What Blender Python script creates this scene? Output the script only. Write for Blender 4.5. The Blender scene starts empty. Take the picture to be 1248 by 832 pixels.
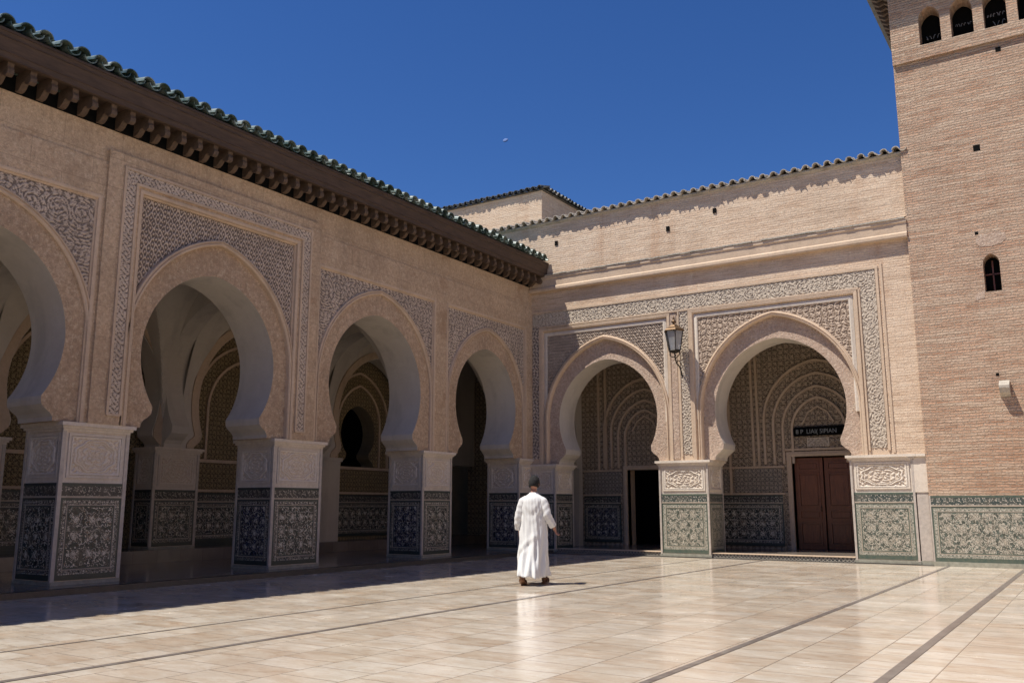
import bpy, bmesh, math, random
import numpy as np
from mathutils import Vector, Matrix
from mathutils.geometry import tessellate_polygon
random.seed(7); rng = np.random.default_rng(7)
PI = math.pi
S = bpy.context.scene
COL = S.collection

# ------------------------------------------------------------------ camera
H = 1.3
YAW = math.radians(33.2); PITCH = math.atan(200/1090)
F0 = Vector((-math.sin(YAW), math.cos(YAW), 0)); R0 = Vector((math.cos(YAW), math.sin(YAW), 0))
cam_d = bpy.data.cameras.new('camera'); cam = bpy.data.objects.new('camera', cam_d); COL.objects.link(cam)
cam.location = (0, 0, H); cam.rotation_euler = (PI/2 + PITCH, 0, YAW)
cam_d.sensor_width = 36; cam_d.lens = 1090/1248*36; cam_d.clip_end = 6000; cam_d.clip_start = .05
S.camera = cam

# ------------------------------------------------------------------ light
SUN_D = Vector((.33, .36, -1)).normalized()          # direction the light travels
SUN_EL = math.asin(-SUN_D.z)
W = bpy.data.worlds.new('World'); S.world = W; W.use_nodes = True
wt = W.node_tree; bg = wt.nodes['Background']; bg.inputs[1].default_value = .07
sky = wt.nodes.new('ShaderNodeTexSky'); sky.sky_type = 'NISHITA'; sky.sun_disc = False
sky.sun_elevation = SUN_EL; sky.sun_rotation = math.atan2(-SUN_D.x, -SUN_D.y)
sky.altitude = 1200; sky.air_density = 1.0; sky.dust_density = .0; sky.ozone_density = 6.0
hs = wt.nodes.new('ShaderNodeHueSaturation'); hs.inputs['Saturation'].default_value = 1.2; hs.inputs['Hue'].default_value = .511; hs.inputs['Value'].default_value = 1.16
wt.links.new(sky.outputs[0], hs.inputs['Color']); wt.links.new(hs.outputs[0], bg.inputs[0])
ld = bpy.data.lights.new('sun', 'SUN'); ld.energy = 5.0; ld.angle = math.radians(.53); ld.color = (1, .945, .86)
sun = bpy.data.objects.new('sun', ld); COL.objects.link(sun)
sun.rotation_euler = SUN_D.to_track_quat('-Z', 'Y').to_euler(); sun.location = (0, 0, 30)
S.view_settings.view_transform = 'Standard'; S.view_settings.look = 'None'
S.view_settings.gamma = 1; S.view_settings.exposure = 0.46

# ------------------------------------------------------------------ node helper
class N:
    def __init__(s, name):
        s.m = bpy.data.materials.new(name); s.m.use_nodes = True; s.t = s.m.node_tree
        s.b = s.t.nodes['Principled BSDF']
    def node(s, typ, ins=None, **kw):
        n = s.t.nodes.new(typ)
        for k, v in kw.items(): setattr(n, k, v)
        for k, v in (ins or {}).items(): s.set(n.inputs[k], v)
        return n
    def set(s, sock, v):
        if isinstance(v, bpy.types.NodeSocket): s.t.links.new(v, sock)
        elif isinstance(v, (tuple, list)) and len(v) == 3 and sock.type == 'RGBA': sock.default_value = (*v, 1)
        else: sock.default_value = v
    def math(s, op, a, b=0.0, c=0.0):
        n = s.node('ShaderNodeMath', operation=op)
        s.set(n.inputs[0], a); s.set(n.inputs[1], b); s.set(n.inputs[2], c); return n.outputs[0]
    def uv(s): return s.node('ShaderNodeTexCoord').outputs['UV']
    def obj(s): return s.node('ShaderNodeTexCoord').outputs['Object']
    def pos(s): return s.node('ShaderNodeNewGeometry').outputs['Position']
    def mapping(s, v, scale=(1, 1, 1), loc=(0, 0, 0), rot=(0, 0, 0)):
        return s.node('ShaderNodeMapping', {0: v, 'Scale': scale, 'Location': loc, 'Rotation': rot}).outputs[0]
    def noise(s, v, scale, detail=4, rough=.55, dist=0):
        return s.node('ShaderNodeTexNoise', {'Vector': v, 'Scale': scale, 'Detail': detail, 'Roughness': rough, 'Distortion': dist}).outputs['Fac']
    def ramp(s, f, stops, interp='LINEAR'):
        n = s.node('ShaderNodeValToRGB', {0: f}); r = n.color_ramp; r.interpolation = interp
        while len(r.elements) < len(stops): r.elements.new(.5)
        for e, (p, c) in zip(r.elements, stops):
            e.position = p; e.color = (*c, 1) if len(c) == 3 else c
        return n.outputs[0]
    def rr(s, f, a, b):       # value ramp 0..1
        return s.node('ShaderNodeMapRange', {0: f, 1: a, 2: b}).outputs[0]
    def mix(s, f, a, b, mode='MIX'):
        n = s.node('ShaderNodeMix', data_type='RGBA', blend_type=mode)
        s.set(n.inputs[0], f); s.set(n.inputs[6], a); s.set(n.inputs[7], b); return n.outputs[2]
    def bump(s, h, strength=.5, dist=.02, n=None):
        i = {'Strength': strength, 'Distance': dist, 'Height': h}
        if n is not None: i['Normal'] = n
        return s.node('ShaderNodeBump', i).outputs[0]
    def out(s, color, rough=.8, normal=None, metal=0, spec=None):
        s.set(s.b.inputs['Base Color'], color); s.set(s.b.inputs['Roughness'], rough); s.set(s.b.inputs['Metallic'], metal)
        if normal is not None: s.set(s.b.inputs['Normal'], normal)
        if spec is not None: s.b.inputs['Specular IOR Level'].default_value = spec
        return s.m

M = {}
def plaster(name, c1, c2, c3, fine=.5, joints=True, grain=.02):
    n = N(name); p = n.pos(); u = n.uv()
    big = n.noise(p, .55, 5, .6); med = n.noise(p, 3.5, 5, .65); fin = n.noise(p, 17, 5, .8)
    streak = n.noise(n.mapping(p, (2.2, 2.2, .35)), 1, 5, .6)
    c = n.mix(n.rr(big, .35, .68), c1, c2)
    c = n.mix(n.math('MULTIPLY', n.rr(med, .45, .75), .55), c, c3)
    c = n.mix(n.math('MULTIPLY', n.rr(streak, .50, .68), .42), c, tuple(x*.55 for x in c1))
    c = n.mix(n.math('MULTIPLY', n.rr(fin, .35, .75), fine), c, tuple(x*.6 for x in c2), 'MIX')
    sp1 = n.noise(p, 11, 3, .9); sp2 = n.noise(n.mapping(p, loc=(5, 3, 1)), 13, 3, .9)
    c = n.mix(n.math('MULTIPLY', n.rr(sp1, .52, .60), fine*.42), c, tuple(x*.55 for x in c2)); c = n.mix(n.math('MULTIPLY', n.rr(sp2, .54, .62), fine*.35), c, tuple(min(.8, x*1.25) for x in c3))
    h = n.math('ADD', n.math('MULTIPLY', fin, .8), n.math('MULTIPLY', med, .5))
    if joints:
        bk = n.node('ShaderNodeTexBrick', {'Vector': n.mapping(u, (1, 1, 1), (0.3, .1, 0)), 'Color1': (1, 1, 1), 'Color2': (.62, .62, .62), 'Mortar': (.35, .35, .35),
             'Scale': 1.0, 'Mortar Size': .006, 'Brick Width': 1.05, 'Row Height': .52, 'Bias': -.3}, offset=.5)
        c = n.mix(.38, c, n.mix(1, c, bk.outputs[0], 'MULTIPLY'))
        st = n.noise(p, 1.1, 6, .7); c = n.mix(n.math('MULTIPLY', n.rr(st, .60, .64), .35), c, (.30, .17, .085))
    return n.out(c, .88, n.bump(h, .75, grain))
M['plaster_tan'] = plaster('plaster_tan', (.66, .485, .32), (.52, .365, .235), (.70, .54, .385), .85, True, .035)
M['band_stone'] = plaster('band_stone', (.66, .475, .315), (.50, .345, .22), (.71, .54, .385), 1.0, False, .07)
M['trim_stone'] = plaster('trim_stone', (.60, .455, .325), (.51, .38, .265), (.65, .51, .375), .3, False, .012)
M['pale_stone'] = plaster('pale_stone', (.72, .635, .53), (.61, .52, .42), (.77, .69, .59), .4, False, .008)
M['band_pale'] = plaster('band_pale', (.66, .50, .385), (.50, .35, .255), (.72, .58, .46), .9, False, .09)
M['white_plaster'] = plaster('white_plaster', (.58, .525, .45), (.51, .455, .385), (.62, .565, .49), .12, False, .006)
M['dim_plaster'] = plaster('dim_plaster', (.28, .235, .16), (.22, .185, .125), (.32, .27, .19), .3, False, .01)  # darker plaster copy, interior shade put into its colour

def brick(name, c1, c2, mort, light, row=.072, w=.3, rough_amt=.7, patch=(.60, .47, .33)):
    n = N(name); p = n.pos(); u = n.uv()
    wob = n.noise(p, 1.7, 3); wob2 = n.noise(p, 9, 2)
    off = n.node('ShaderNodeCombineXYZ', {0: 0.0, 1: n.math('ADD', n.math('MULTIPLY', wob, .07), n.math('MULTIPLY', wob2, .02)), 2: 0.0}).outputs[0]
    v = n.node('ShaderNodeVectorMath', {0: u, 1: off}, operation='ADD').outputs[0]
    bk = n.node('ShaderNodeTexBrick', {'Vector': v, 'Color1': c1, 'Color2': c2, 'Mortar': mort, 'Scale': 1.0,
        'Mortar Size': .009, 'Mortar Smooth': .5, 'Brick Width': w, 'Row Height': row, 'Bias': 0}, offset=.5)
    big = n.noise(p, .45, 5, .62); med = n.noise(n.mapping(p, (1.2, 1.2, 3.5)), 1.3, 6, .7); fin = n.noise(p, 22, 5, .75)
    rowv = n.noise(n.mapping(p, (.9, .9, 11)), 1.0, 4, .75)
    c = n.mix(n.rr(rowv, .42, .62), bk.outputs[0], light)
    rowd = n.noise(n.mapping(p, (.6, .6, 7), (3, 1, 2)), 1.3, 5, .8); c = n.mix(n.math('MULTIPLY', n.rr(rowd, .55, .68), .5), c, tuple(x*.55 for x in c2))
    c = n.mix(n.math('MULTIPLY', n.rr(med, .5, .66), .6), c, patch)
    c = n.mix(n.math('MULTIPLY', n.rr(big, .5, .78), .55), c, tuple(x*.62 for x in c2))
    c = n.mix(n.math('MULTIPLY', n.rr(fin, .48, .72), .55), c, tuple(x*.45 for x in c1))
    spot = n.noise(p, 6, 3, .8)
    vs_ = n.noise(n.mapping(p, (1.3, 1.3, .22)), 1.2, 5, .65); c = n.mix(n.math('MULTIPLY', n.rr(vs_, .58, .70), .38), c, (.40, .22, .12))
    c = n.mix(n.math('MULTIPLY', n.rr(spot, .62, .7), .7), c, (.72, .60, .45))
    h = n.math('ADD', n.math('MULTIPLY', bk.outputs['Fac'], -.9), n.math('ADD', n.math('MULTIPLY', fin, .8), n.math('MULTIPLY', rowv, .7)))
    return n.out(c, .92, n.bump(h, rough_amt, .035))
M['brick_tower'] = brick('brick_tower', (.60, .365, .235), (.42, .235, .145), (.56, .45, .34), (.63, .475, .345), .062, .26, 1.3, (.60, .46, .33))
M['brick_wall'] = brick('brick_wall', (.64, .475, .335), (.53, .37, .25), (.60, .45, .325), (.70, .55, .405), .062, .30, .6, (.69, .555, .42))

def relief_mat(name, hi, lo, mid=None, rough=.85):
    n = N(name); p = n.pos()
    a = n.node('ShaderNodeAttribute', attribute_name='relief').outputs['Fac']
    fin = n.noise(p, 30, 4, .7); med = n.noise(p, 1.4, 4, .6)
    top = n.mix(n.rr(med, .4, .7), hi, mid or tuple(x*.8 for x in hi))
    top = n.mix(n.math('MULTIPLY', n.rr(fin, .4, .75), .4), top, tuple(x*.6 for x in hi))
    return n.out(n.mix(n.rr(a, .12, .5), lo, top), rough, n.bump(fin, .5, .01))  # dark painted ground; recess shade is put into this colour too
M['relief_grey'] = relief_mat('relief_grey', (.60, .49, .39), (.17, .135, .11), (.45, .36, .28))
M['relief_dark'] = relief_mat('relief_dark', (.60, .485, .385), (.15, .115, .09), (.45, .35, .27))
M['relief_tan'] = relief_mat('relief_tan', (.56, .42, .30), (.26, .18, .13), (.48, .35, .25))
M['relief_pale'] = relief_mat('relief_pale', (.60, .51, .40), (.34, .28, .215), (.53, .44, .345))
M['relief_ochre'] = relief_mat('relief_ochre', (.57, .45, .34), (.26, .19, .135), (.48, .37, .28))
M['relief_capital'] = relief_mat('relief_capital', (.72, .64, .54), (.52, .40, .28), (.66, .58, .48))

def lattice(n, u, s, warp=.0):
    sep = n.node('ShaderNodeSeparateXYZ', {0: u}); x, y = sep.outputs[0], sep.outputs[1]
    k = 2*PI/s
    x = n.math('MULTIPLY', x, k); y = n.math('MULTIPLY', y, k)
    if warp:
        w = n.noise(u, 9, 2)
        x = n.math('ADD', x, n.math('MULTIPLY', n.math('SUBTRACT', w, .5), warp)); y = n.math('ADD', y, n.math('MULTIPLY', n.math('SUBTRACT', w, .5), -warp))
    c = lambda e: n.math('COSINE', e)
    q = n.math('ADD', n.math('ADD', c(x), c(y)), n.math('ADD', c(n.math('ADD', x, y)), c(n.math('SUBTRACT', x, y))))
    d = n.math('MULTIPLY', n.math('COSINE', n.math('MULTIPLY', x, 2)), n.math('COSINE', n.math('MULTIPLY', y, 2)))
    return n.math('ADD', q, n.math('MULTIPLY', d, 1.1))
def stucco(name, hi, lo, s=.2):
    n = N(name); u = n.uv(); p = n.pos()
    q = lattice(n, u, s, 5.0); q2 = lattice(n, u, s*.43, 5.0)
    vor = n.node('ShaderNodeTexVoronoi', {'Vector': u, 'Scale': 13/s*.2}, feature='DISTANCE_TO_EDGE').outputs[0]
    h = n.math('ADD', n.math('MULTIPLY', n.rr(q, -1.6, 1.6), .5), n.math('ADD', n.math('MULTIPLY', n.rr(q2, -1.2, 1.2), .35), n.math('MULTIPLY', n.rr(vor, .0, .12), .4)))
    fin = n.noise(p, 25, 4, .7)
    c = n.mix(n.rr(h, .35, .85), lo, hi)  # low parts coloured darker, painting the small shadows of the carving
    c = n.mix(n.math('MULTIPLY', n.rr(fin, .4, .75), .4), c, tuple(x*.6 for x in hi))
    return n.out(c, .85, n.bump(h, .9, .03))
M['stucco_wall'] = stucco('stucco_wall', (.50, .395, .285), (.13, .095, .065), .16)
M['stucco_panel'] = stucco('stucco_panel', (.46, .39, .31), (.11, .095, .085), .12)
M['stucco_dim'] = stucco('stucco_dim', (.42, .32, .17), (.06, .045, .024), .12)  # darker stucco copy, gallery shade put into its colour

def zellij(name, cols, s=.27, rough=.22, warp=3.2):
    n = N(name); u = n.uv(); p = n.pos()
    q = lattice(n, u, s, warp)
    chips = n.node('ShaderNodeTexVoronoi', {'Vector': u, 'Scale': 38.0})
    q = n.math('ADD', q, n.math('MULTIPLY', n.math('SUBTRACT', n.node('ShaderNodeSeparateColor', {0: chips.outputs['Color']}).outputs[0], .5), 1.9))
    f = n.rr(q, -3.2, 4.4)
    c = n.ramp(f, cols, 'CONSTANT')
    big = n.noise(p, 2.2, 4, .6)
    c = n.mix(n.math('MULTIPLY', n.rr(n.noise(p, 5, 5, .7), .45, .7), .45), c, (.24, .20, .15))
    edge = n.node('ShaderNodeTexVoronoi', {'Vector': u, 'Scale': 38.0}, feature='DISTANCE_TO_EDGE').outputs[0]
    c = n.mix(n.math('MULTIPLY', n.rr(edge, .06, .0), .6), c, (.16, .145, .12))
    h = n.math('ADD', n.rr(edge, 0, .08), n.math('MULTIPLY', n.noise(p, 14, 2), .7))
    return n.out(c, n.rr(big, .2, .9), n.bump(h, .35, .006)) if False else n.out(c, rough, n.bump(h, .4, .006))
blk, grn, crm, och, dgn, blu = (.012, .014, .016), (.05, .10, .075), (.66, .61, .50), (.22, .13, .07), (.025, .045, .038), (.03, .04, .085)
M['zellij_dark'] = zellij('zellij_dark', [(0, blk), (.20, dgn), (.34, crm), (.42, blk), (.52, dgn), (.60, och), (.66, crm), (.80, dgn), (.9, crm)])
M['zellij_sky'] = zellij('zellij_sky', [(0, blk), (.22, blu), (.34, crm), (.40, blk), (.55, blu), (.68, crm), (.80, blu), (.92, crm)], .25)  # blue paints the sky reflected in the dark glaze
M['zellij_green'] = zellij('zellij_green', [(0, (.10, .13, .105)), (.16, (.05, .06, .045)), (.30, (.50, .46, .37)), (.42, (.09, .115, .09)), (.52, (.20, .15, .11)), (.58, (.52, .48, .39)), (.76, (.06, .075, .06)), (.88, (.50, .44, .34))], .27, .35)
M['border_dark'] = zellij('border_dark', [(0, blk), (.30, crm), (.40, blk), (.60, dgn), (.72, crm)], .08)
M['border_green'] = zellij('border_green', [(0, (.10, .12, .095)), (.28, (.50, .47, .38)), (.48, (.09, .11, .09)), (.68, (.58, .55, .45))], .08, .35)
M['frieze_dark'] = zellij('frieze_dark', [(0, (.02, .022, .022)), (.52, (.5, .46, .38)), (.68, (.03, .045, .04))], .13, .3, 7)
M['frieze_green'] = zellij('frieze_green', [(0, (.035, .055, .05)), (.52, (.56, .5, .42)), (.68, (.05, .08, .07))], .13, .35, 7)
def simple(name, c, rough=.6, metal=0, ns=12, amt=.25, bd=.004, spec=None, c2=None):
    n = N(name); p = n.pos(); f = n.noise(p, ns, 4, .65)
    return n.out(n.mix(n.rr(f, .35, .7), c, c2 or tuple(x*(1-amt) for x in c)), rough, n.bump(f, .5, bd), metal, spec)
M['line_pale'] = simple('line_pale', (.44, .37, .29), .5)
M['line_green'] = simple('line_green', (.11, .125, .09), .4, c2=(.05, .085, .07))
M['edge_marble'] = simple('edge_marble', (.50, .44, .38), .45)
M['edge_dark'] = simple('edge_dark', (.045, .06, .05), .4)
M['plinth_stone'] = simple('plinth_stone', (.34, .33, .26), .6, amt=.35)
M['black_room'] = simple('black_room', (.006, .0055, .005), .95, spec=.1)  # near black: the dark of unlit interiors put into the colour
M['iron'] = simple('iron', (.035, .03, .025), .5, .6)
M['brass'] = simple('brass', (.16, .10, .055), .5, .7)
M['robe_white'] = simple('robe_white', (.63, .63, .62), .85, ns=40, amt=.05, bd=.002)
M['skin'] = simple('skin', (.36, .17, .11), .5, ns=30, amt=.15, bd=.001)
M['hair'] = simple('hair', (.007, .006, .006), .9, ns=120, amt=.4, bd=.006)
M['leather'] = simple('leather', (.20, .095, .045), .5, ns=30)
M['eye'] = simple('eye', (.1, .08, .07), .3)
M['ink'] = simple('ink', (.006, .006, .006), .95, spec=.1)
M['letter_paint'] = simple('letter_paint', (.30, .31, .30), .6)
M['glint_paint'] = simple('glint_paint', (.34, .34, .35), .8)
M['moon_rock'] = simple('moon_rock', (.12, .19, .40), .95, ns=.3, bd=0)

def wood(name, c, c2, along=(1, 1, 12), rough=.6):
    n = N(name); p = n.pos()
    g = n.noise(n.mapping(p, along), 2.2, 6, .7); f = n.noise(p, 20, 4, .7)
    col = n.mix(n.rr(g, .35, .68), c, c2)
    return n.out(col, rough, n.bump(n.math('ADD', g, n.math('MULTIPLY', f, .4)), .6, .01))
M['wood_eave'] = wood('wood_eave', (.085, .052, .032), (.045, .027, .017), (6, 1.2, 9), .75)
M['wood_bracket'] = wood('wood_bracket', (.13, .085, .055), (.07, .045, .03), (4, 8, 6), .8)
M['wood_door'] = wood('wood_door', (.24, .085, .035), (.13, .042, .018), (14, 14, 1.2), .35)
M['wood_door_dark'] = wood('wood_door_dark', (.055, .022, .012), (.03, .013, .008), (14, 14, 1.2), .35)
def glaze(name, cols, rough):
    n = N(name); p = n.pos()
    f = n.noise(p, 2.6, 3, .7); g = n.noise(p, 18, 4, .7)
    c = n.ramp(f, cols); c = n.mix(n.math('MULTIPLY', n.rr(g, .48, .7), .6), c, (.16, .15, .12))
    return n.out(c, rough, n.bump(g, .5, .012))
M['tile_green'] = glaze('tile_green', [(.30, (.025, .045, .038)), (.45, (.06, .10, .08)), (.58, (.17, .22, .19)), (.72, (.36, .38, .34))], .3)
M['tile_grey'] = glaze('tile_grey', [(.3, (.27, .24, .20)), (.5, (.40, .36, .30)), (.7, (.48, .42, .34))], .85)
M['tile_black'] = glaze('tile_black', [(.3, (.03, .035, .035)), (.5, (.07, .075, .07)), (.7, (.14, .12, .10))], .5)
n = N('lamp_glass'); fr = n.noise(n.pos(), 6, 3)
n.b.inputs['Transmission Weight'].default_value = .55
M['lamp_glass'] = n.out(n.mix(n.rr(fr, .3, .7), (.62, .64, .64), (.48, .50, .51)), .35)

# paving: rows run along Y, slabs laid across
n = N('paving'); p = n.pos()
rot = n.mapping(p, rot=(0, 0, PI/2))
wobn = n.noise(p, .8, 2)
def brk(w, rh, c1, c2, mort, ms=.004, sq=1, off=.5):
    return n.node('ShaderNodeTexBrick', {'Vector': rot, 'Color1': c1, 'Color2': c2, 'Mortar': mort, 'Scale': 1.0, 'Mortar Size': ms,
        'Mortar Smooth': .3, 'Brick Width': w, 'Row Height': rh, 'Bias': 0}, offset=off)
b1 = brk(.40, .62, (0, 0, 0), (1, 1, 1), (.5, .5, .5), .0055)
cell = n.node('ShaderNodeSeparateColor', {0: b1.outputs[0]}).outputs[0]
warp = n.node('ShaderNodeVectorMath', {0: p, 1: n.node('ShaderNodeCombineXYZ', {0: n.math('MULTIPLY', cell, 7.0), 1: n.math('MULTIPLY', cell, 3.0), 2: 0.0}).outputs[0]}, operation='ADD').outputs[0]
vein = n.noise(n.mapping(warp, (1.4, 3.4, 1), rot=(0, 0, .5)), 1.6, 8, .72, .6)
vein2 = n.noise(n.mapping(warp, (1.8, 7, 1), rot=(0, 0, .55)), 2.4, 6, .75, .4)
big = n.noise(p, .35, 5, .65); fin = n.noise(p, 45, 4, .75)
c = n.ramp(n.math('ADD', n.math('ADD', n.math('MULTIPLY', cell, .17), .05), n.math('MULTIPLY', vein, .80)), [(.30, (.36, .25, .16)), (.42, (.46, .365, .27)), (.54, (.53, .455, .36)), (.66, (.60, .54, .455)), (.8, (.51, .43, .345))])
c = n.mix(n.math('MULTIPLY', n.rr(vein2, .54, .66), .45), c, (.40, .27, .18))
c = n.mix(n.math('MULTIPLY', n.rr(big, .45, .72), .35), c, (.40, .31, .24))
c = n.mix(n.math('MULTIPLY', n.rr(fin, .52, .75), .3), c, (.33, .25, .19))
c = n.mix(n.math('MULTIPLY', b1.outputs['Fac'], .85), c, (.15, .11, .08))
tl = n.math('MULTIPLY', cell, .35)
nm = n.bump(n.math('ADD', n.math('MULTIPLY', b1.outputs['Fac'], -1), tl), .3, .004); nm = n.bump(n.noise(p, 1.8, 3, .5), .16, .02, nm)
M['paving'] = n.out(c, n.ramp(n.noise(p, 1.7, 6, .7), [(.3, (.10,)*3), (.55, (.19,)*3), (.75, (.34,)*3)]), nm, spec=.6)
n = N('gallery_stone'); p = n.pos()
b = n.node('ShaderNodeTexBrick', {'Vector': p, 'Color1': (.24, .20, .17), 'Color2': (.19, .155, .13), 'Mortar': (.06, .05, .04), 'Scale': 1.0, 'Mortar Size': .004, 'Brick Width': .8, 'Row Height': .6}, offset=.5)
g = n.noise(p, 2, 5, .6)
M['gallery_stone'] = n.out(n.mix(n.rr(g, .35, .7), b.outputs[0], (.16, .135, .11)), .15, n.bump(n.math('ADD', n.math('MULTIPLY', b.outputs['Fac'], -1), g), .15, .004))
M['kerb_stone'] = simple('kerb_stone', (.07, .062, .055), .35, amt=.45, ns=18)
M['strip_stone'] = simple('strip_stone', (.12, .095, .085), .28, ns=5, c2=(.22, .19, .165))
n = N('step_mosaic'); u = n.uv()
M['step_mosaic'] = n.out(n.ramp(n.rr(lattice(n, u, .09, 3), -3, 4), [(0, (.03, .03, .03)), (.36, (.5, .45, .36)), (.56, (.05, .05, .05)), (.8, (.5, .45, .36))], 'CONSTANT'), .45)

# ------------------------------------------------------------------ mesh builder
FA = lambda u, v, w=0: (-13.8 + w, u, v)          # west arcade: u = y, v = z, w = out of the wall
YB = 22.1
FB = lambda u, v, w=0: (u, YB - w, v)             # north wall: u = x
FW = lambda x, y, z=0: (x, y, z)
def Fp(origin, ax):                               # generic vertical plane frame
    if ax == 'x': return lambda u, v, w=0: (origin + w, u, v)
    if ax == '-x': return lambda u, v, w=0: (origin - w, u, v)
    return lambda u, v, w=0: (u, origin - w, v)

class B:
    def __init__(s): s.v = []; s.f = []; s.m = []; s.uv = []; s.sm = []; s.rel = None; s.mats = []; s.open = False
    def mi(s, name):
        if name not in s.mats: s.mats.append(name)
        return s.mats.index(name)
    def add(s, vs, fs, mat, uvs=None, smooth=False):
        o = len(s.v); s.v += [tuple(q) for q in vs]; k = s.mi(mat)
        for i, f in enumerate(fs):
            s.f.append([o+j for j in f]); s.m.append(k); s.uv.append(None if uvs is None else uvs[i]); s.sm.append(smooth)
    def box(s, a, b, mat, F=FW):
        x0, y0, z0 = [min(p, q) for p, q in zip(a, b)]; x1, y1, z1 = [max(p, q) for p, q in zip(a, b)]
        vs = [F(x, y, z) for x in (x0, x1) for y in (y0, y1) for z in (z0, z1)]
        s.add(vs, [(0, 1, 3, 2), (4, 6, 7, 5), (0, 4, 5, 1), (2, 3, 7, 6), (0, 2, 6, 4), (1, 5, 7, 3)], mat); return s
    def prism(s, outline, F, w0, w1, mat, side=None, sidefn=None, holes=(), smooth=False):
        loops = [outline] + list(holes); flat = [q for l in loops for q in l]
        tris = tessellate_polygon([[Vector((q[0], q[1], 0)) for q in l] for l in loops])
        nn = len(flat)
        vs = [F(q[0], q[1], w0) for q in flat] + [F(q[0], q[1], w1) for q in flat]
        s.add(vs, [tuple(t) for t in tris] + [tuple(nn+i for i in reversed(t)) for t in tris], mat)
        o = len(s.v) - len(vs); base = 0
        for l in loops:
            L = len(l)
            for i in range(L):
                j = (i+1) % L; mm = side or mat
                if sidefn:
                    r = sidefn(l[i], l[j])
                    if r: mm = r
                s.f.append([o+base+i, o+base+j, o+nn+base+j, o+nn+base+i]); s.m.append(s.mi(mm)); s.uv.append(None); s.sm.append(smooth)
            base += L
        return s
    def sweep(s, path, prof, F, mat, closed=False):
        P = [Vector(q) for q in path]; n_ = len(P); nrm = []
        for i in range(n_):
            a = P[i]-P[i-1] if (i > 0 or closed) else P[1]-P[0]
            b = P[(i+1) % n_]-P[i] if (i < n_-1 or closed) else P[-1]-P[-2]
            a = a.normalized(); b = b.normalized(); na = Vector((-a.y, a.x)); nb = Vector((-b.y, b.x))
            m = (na+nb); m = m.normalized() if m.length > 1e-6 else na
            nrm.append(m/max(.45, m.dot(nb)))
        k = len(prof); vs = []
        for q, m in zip(P, nrm):
            for r, w in prof: vs.append(F(q.x+m.x*r, q.y+m.y*r, w))
        fs = []
        for i in range(n_ if closed else n_-1):
            a = i*k; b = ((i+1) % n_)*k
            for j in range(k): fs.append((a+j, a+(j+1) % k, b+(j+1) % k, b+j))
        if not closed: fs += [tuple(range(k)), tuple(reversed(range((n_-1)*k, n_*k)))]
        s.add(vs, fs, mat); return s
    def tube(s, pts, r, mat, seg=8, caps=True):
        P = [Vector(q) for q in pts]; rs = r if isinstance(r, (list, tuple)) else [r]*len(P); vs = []
        up = Vector((0, 0, 1)); t0 = (P[1]-P[0]).normalized()
        if abs(t0.dot(up)) > .9: up = Vector((1, 0, 0))
        a = t0.cross(up).normalized()
        for i, q in enumerate(P):
            t = ((P[min(i+1, len(P)-1)]-P[max(i-1, 0)])).normalized()
            a = (a - t*a.dot(t)).normalized(); b = t.cross(a)
            for k in range(seg):
                th = 2*PI*k/seg; vs.append(q + (a*math.cos(th)+b*math.sin(th))*rs[i])
        fs = [(i*seg+k, i*seg+(k+1) % seg, (i+1)*seg+(k+1) % seg, (i+1)*seg+k) for i in range(len(P)-1) for k in range(seg)]
        if caps: fs += [tuple(reversed(range(seg))), tuple(range((len(P)-1)*seg, len(P)*seg))]
        s.add(vs, fs, mat, smooth=seg > 6); return s
    def lathe(s, c, prof, mat, seg=12, rot=0, smooth=True):
        vs = [(c[0]+r*math.cos(2*PI*k/seg+rot), c[1]+r*math.sin(2*PI*k/seg+rot), c[2]+z) for r, z in prof for k in range(seg)]
        L = len(prof)
        fs = [(i*seg+k, i*seg+(k+1) % seg, (i+1)*seg+(k+1) % seg, (i+1)*seg+k) for i in range(L-1) for k in range(seg)]
        fs += [tuple(reversed(range(seg))), tuple(range((L-1)*seg, L*seg))]
        s.add(vs, fs, mat, smooth=smooth); return s

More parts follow.
